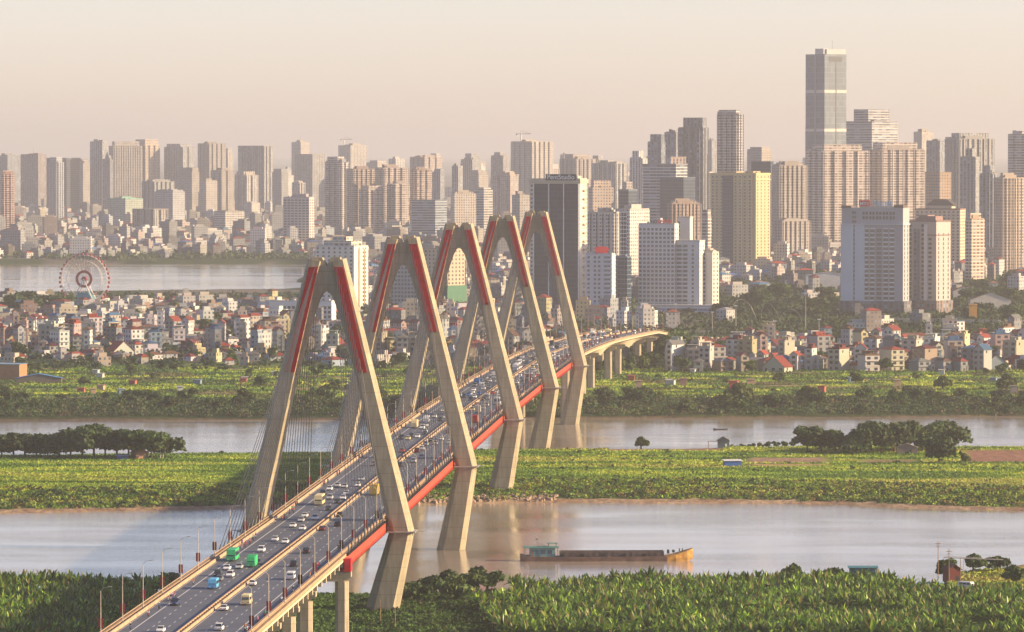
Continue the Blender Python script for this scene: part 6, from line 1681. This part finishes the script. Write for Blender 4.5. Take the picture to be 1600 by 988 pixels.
for u, D, c, l in ((1068,3215,(.35,.2,.18),'small grey brick cabin in the allotments near the big bush'),(1145,3180,(.45,.06,.05),'small bright red cabin in the allotments'),(1403,3200,(.55,.38,.22),'tall narrow yellow cabin in the allotments'),(998,3190,(.5,.35,.25),'tiny tan cabin nearest the bridge in the allotments'),(1585,3120,(.3,.25,.22),'small dark cabin near the right edge of the allotments')):
    hut('garden_cabin', u, D, 3.6, 3, 4.2, c, tuple(k*.7 for k in c), l, flat=True, door=False, cat='cabin')
rf_ = random.Random(8)
for i in range(26):
    u = rf_.uniform(120, 440) if i % 2 else rf_.uniform(930, 1600); D = rf_.uniform(3090, 3420)
    c = rf_.choice(((.45,.30,.2),(.5,.5,.48),(.2,.28,.34),(.4,.12,.08))); nm = {(.45,.30,.2):'tan',(.5,.5,.48):'white',(.2,.28,.34):'blue-grey',(.4,.12,.08):'reddish'}[c]
    o = hut('garden_cabin', u, D, rf_.uniform(2.5,4.5), 3, rf_.uniform(2.2,3.2), c, tuple(k*.8 for k in c), f"tiny {nm} cabin in the allotments {'left' if u < 700 else 'right'} of the bridge", rz=rf_.uniform(-.4,.4), flat=True, door=False, cat='cabin')
    o['group'] = 'tiny cabins in the allotments'; AUTO.append(o)
hut('chalet', 1548, 4750, 34, 20, 8, (.60,.56,.50), (.20,.14,.12), 'wide white villa with a broad brown gabled roof right of the tall hotel', rh_=6, cat='villa')
hut('red_roofed_villa', 1506, 5000, 18, 12, 9, (.62,.58,.52), (.36,.08,.06), 'white villa with a red roof among trees right of the hotel', rh_=4, cat='villa')
hut('white_villa', 1295, 5300, 42, 16, 16, (.62,.62,.60), (.35,.33,.33), 'white three-storey villa block among trees left of the tall hotel', rh_=3, cat='villa')
hut('orange_gatehouse', 1521, 4420, 6, 6, 13, (.62,.30,.06), (.5,.25,.08), 'slim bright orange block behind the long low wall', flat=True, door=False, cat='building')
# long pale retaining wall of the dyke
m = MB(); pts = [(1345,4380),(1420,4330),(1560,4290),(1640,4290)]
pw = [Vector((PX(u, D), D, 0)) for u, D in pts]
rings = []
for i, q in enumerate(pw):
    z0 = 5.0; d = (pw[min(i+1,3)] - pw[max(i-1,0)]).normalized(); nn_ = Vector((d.y, -d.x, 0))*.4
    rings.append([q-nn_+Vector((0,0,z0)), q+nn_+Vector((0,0,z0)), q+nn_+Vector((0,0,z0+5.5)), q-nn_+Vector((0,0,z0+5.5))])
m.loft([r[::-1] for r in rings]); tag(mk('dyke_wall', m, M_deckside), 'long low pale concrete wall below the tall hotel', 'wall')
# dyke road
m = MB(); P = []
for u, D in ((1030,3990),(1150,4010),(1300,4040),(1450,4075),(1640,4100)):
    P.append((Vector((PX(u,D), D-5, gz(PX(u,D),D)+1.6)), Vector((PX(u,D), D+5, gz(PX(u,D),D)+1.6))))
for (a, b_), (c_, d_) in zip(P[:-1], P[1:]): m.quad(a, c_, d_, b_)
for (a, b_), (c_, d_) in zip(P[:-1], P[1:]): m.quad(a - Vector((0,7,3.5)), c_ - Vector((0,7,3.5)), c_, a)
tag(mk('dyke_road', m, M_deckside), kind='structure')
# white light arches near the junction
for k, (u, D, w_, h_) in enumerate(((1162,4300,24,20),(1150,4330,20,14),(1205,4320,20,17),(1235,4260,18,14))):
    m = MB(); pr = None
    for j in range(17):
        a = math.pi*j/16; q = Vector((math.cos(a)*w_/2, math.sin(a)*4, math.sin(a)*h_))
        if pr is not None: m.tube(pr, q, .08, 5)
        pr = q
    o = tag(mk('light_arch', m, M_grey), 'thin white arch over the road junction left of the tall hotel', 'arch', 'thin arches over the junction', auto=True); o.location = (PX(u,D), D, gz(PX(u,D),D)); o.rotation_euler = (0,0,.5+k*.9)
# high-mast lights
def mast(u, D, H, lab, auto=True, wide=1.2):
    x = PX(u, D); o = tag(empty('light_mast', (x, D, gz(x, D))), lab, 'light mast', 'tall light masts behind the village', auto=auto)
    m_ = MB(); m_.tube((0,0,0),(0,0,H),.28,6,.14); mk('pole', m_, M_grey, o)
    m_ = MB(); m_.box(-wide,wide,-.5,.5,H,H+.5); mk('lamp_head', m_, M_white, o)
for u, D, H in ((1259,4200,27),(1280,3900,17),(1211,3900,16),(1362,3620,12),(1150,4200,18),(1056,4100,22),(1113,4100,16)): mast(u, D, H, 'tall grey light mast behind the right village')
# wooden poles on the near bank
def pole_(u, D, vt, lab, arms=True, r_=.14):
    x = PX(u, D); z = gz(x, D); H = ZV(vt, D) - z; o = tag(empty('utility_pole', (x, D, z-.3)), lab, 'pole')
    m_ = MB(); m_.tube((0,0,0),(0,0,H+.3),r_,6,r_*.7); mk('post', m_, M_pole, o)
    if arms:
        m_ = MB(); m_.box(-.9,.9,-.08,.08,H-.7,H-.5); m_.box(-.6,.6,-.08,.08,H-1.5,H-1.35); mk('crossarm', m_, M_pole, o)
        m_ = MB(); [m_.tube((a,0,H-.5),(a,0,H-.2),.06,5) for a in (-.8,0,.8)]; mk('insulator', m_, M_white, o)
pole_(1049, 1690, 892, 'wooden utility pole with crossarms rising out of the bananas'); pole_(1448, 1655, 948, 'short wooden pole in the bananas at the lower right')
pole_(1467, 1790, 846, 'tallest of the wooden poles beside the red shed'); pole_(1484, 1785, 858, 'middle of the wooden poles beside the red shed'); pole_(1502, 1780, 872, 'shortest of the wooden poles beside the red shed', arms=False)
pole_(594, 1640, 938, 'slim concrete post at the foot of the nearest tower, left one', arms=False); pole_(617, 1620, 950, 'slim concrete post at the foot of the nearest tower, right one', arms=False)
pole_(1058, 4000, 486, 'thin pole by the arches behind the right village', arms=False, r_=.2)
# jib over the water by the shed
x = PX(1522, 1805); m = MB(); m.tube((-9.5,0,7.0),(9.5,0,6.3),.16,5); m.tube((-9,0,7.4),(3,0,6.9),.08,4); m.tube((-3,0,0),(-3,0,7.0),.12,5)
tag(mk('loading_boom', m, M_grey, None, None, loc=(x, 1805, gz(x,1805))), 'thin horizontal steel boom reaching out right of the red shed', 'boom')
# parked van, motorbike by the shed
x, D = PX(1511, 1768), 1768
r_ = make_vehicle('van'); r_.name = 'van'; paint(r_, COL['white']); r_.location = (x, D, gz(x, D)); r_.rotation_euler = (0,0,.9); tag(r_, 'white van parked on the dirt clearing beside the red shed', 'van')
o = link('motorbike', BKF, None, (PX(1525,1770), 1770, gz(PX(1525,1770),1770)), 1.2, SH['red']); tag(o, 'motorbike parked behind the white van on the dirt clearing', 'motorbike')
# yellow excavator behind the bananas
D = 1778; x = PX(1400, D); ex = tag(empty('excavator', (x, D, gz(x, D)), .4), 'yellow excavator half hidden behind the bananas', 'excavator')
YEL = (.70,.45,.02)
m = MB(); [m.box(sg*1.2-.35, sg*1.2+.35, -2.2, 2.2, 0, .9) for sg in (-1, 1)]; mk('track', m, M_black, ex)
m = MB(); m.box(-1.5,1.5,-1.2,2.6,1.0,2.6); m.box(-1.5,1.5,1.4,2.9,1.4,3.2); mk('body', m, M_obj, ex, YEL)
m = MB(); m.box(-1.5,-.2,-1.7,.3,2.6,4.3); cb_ = mk('cab', m, M_obj, ex, YEL); m = MB(); m.box(-1.56,-1.5,-1.4,.0,3.0,4.0); m.box(-1.3,-.4,-1.76,-1.7,3.0,4.0); mk('window', m, M_glass, cb_)
m = MB(); m.tube((.5,-1.2,2.2),(.5,-4.8,6.6),.38,6); m.tube((.5,-4.8,6.6),(.5,-7.8,4.6),.3,6); mk('boom', m, M_obj, ex, YEL)
m = MB(); m.box(-.2,1.2,-8.6,-7.5,3.6,4.7); mk('bucket', m, M_cable, ex)
m = MB(); m.box(0,6.5,0,2.2,0,2.2); m.box(1,7.4,.3,2.0,2.2,2.9) if False else None
# large rocks along the waterline under the second tower
rk_ = random.Random(4)
m = MB()
for i in range(420):
    u = rk_.uniform(640, 870); D = interp(u, E2) + rk_.uniform(4, 24); x = PX(u, D); z = gz(x, D); s_ = rk_.uniform(.3, 1.0)
    a = rk_.uniform(0, 6); Mx = Matrix.Translation((x, D, z)) @ Matrix.Rotation(a, 4, 'Z') @ Matrix.Rotation(rk_.uniform(-.5,.5), 4, 'X')
    m.loft([[Mx @ Vector(p) for p in ((-s_,-s_,-.3),(s_,-s_*.8,-.3),(s_*.9,s_,-.3),(-s_*.8,s_,-.3))],[Mx @ Vector(p) for p in ((-s_*.5,-s_*.6,s_),(s_*.6,-s_*.5,s_*.8),(s_*.5,s_*.6,s_*.9),(-s_*.6,s_*.4,s_))]])
tag(mk('riprap', m, M_soilrock), 'tan stones piled along the island waterline by the second tower', kind='stuff')
# ---------------------------------------------------------------- labels that single each thing out
ORD = ['first','second','third','fourth','fifth','sixth','seventh','eighth','ninth','tenth','eleventh','twelfth'] + [f"{k}{'st' if k%10==1 and k>20 else 'nd' if k%10==2 and k>20 else 'rd' if k%10==3 and k>20 else 'th'}" for k in range(13, 70)]
by = {}
for o in AUTO:
    if 'label' in o: by.setdefault(o['label'], []).append(o)
for lab, os_ in by.items():
    if 1 < len(os_) <= 60:
        os_.sort(key=lambda o: o.location.x / max(o.location.y, 1))
        for i, o in enumerate(os_): o['label'] = f"{lab}, {ORD[i]} from left"
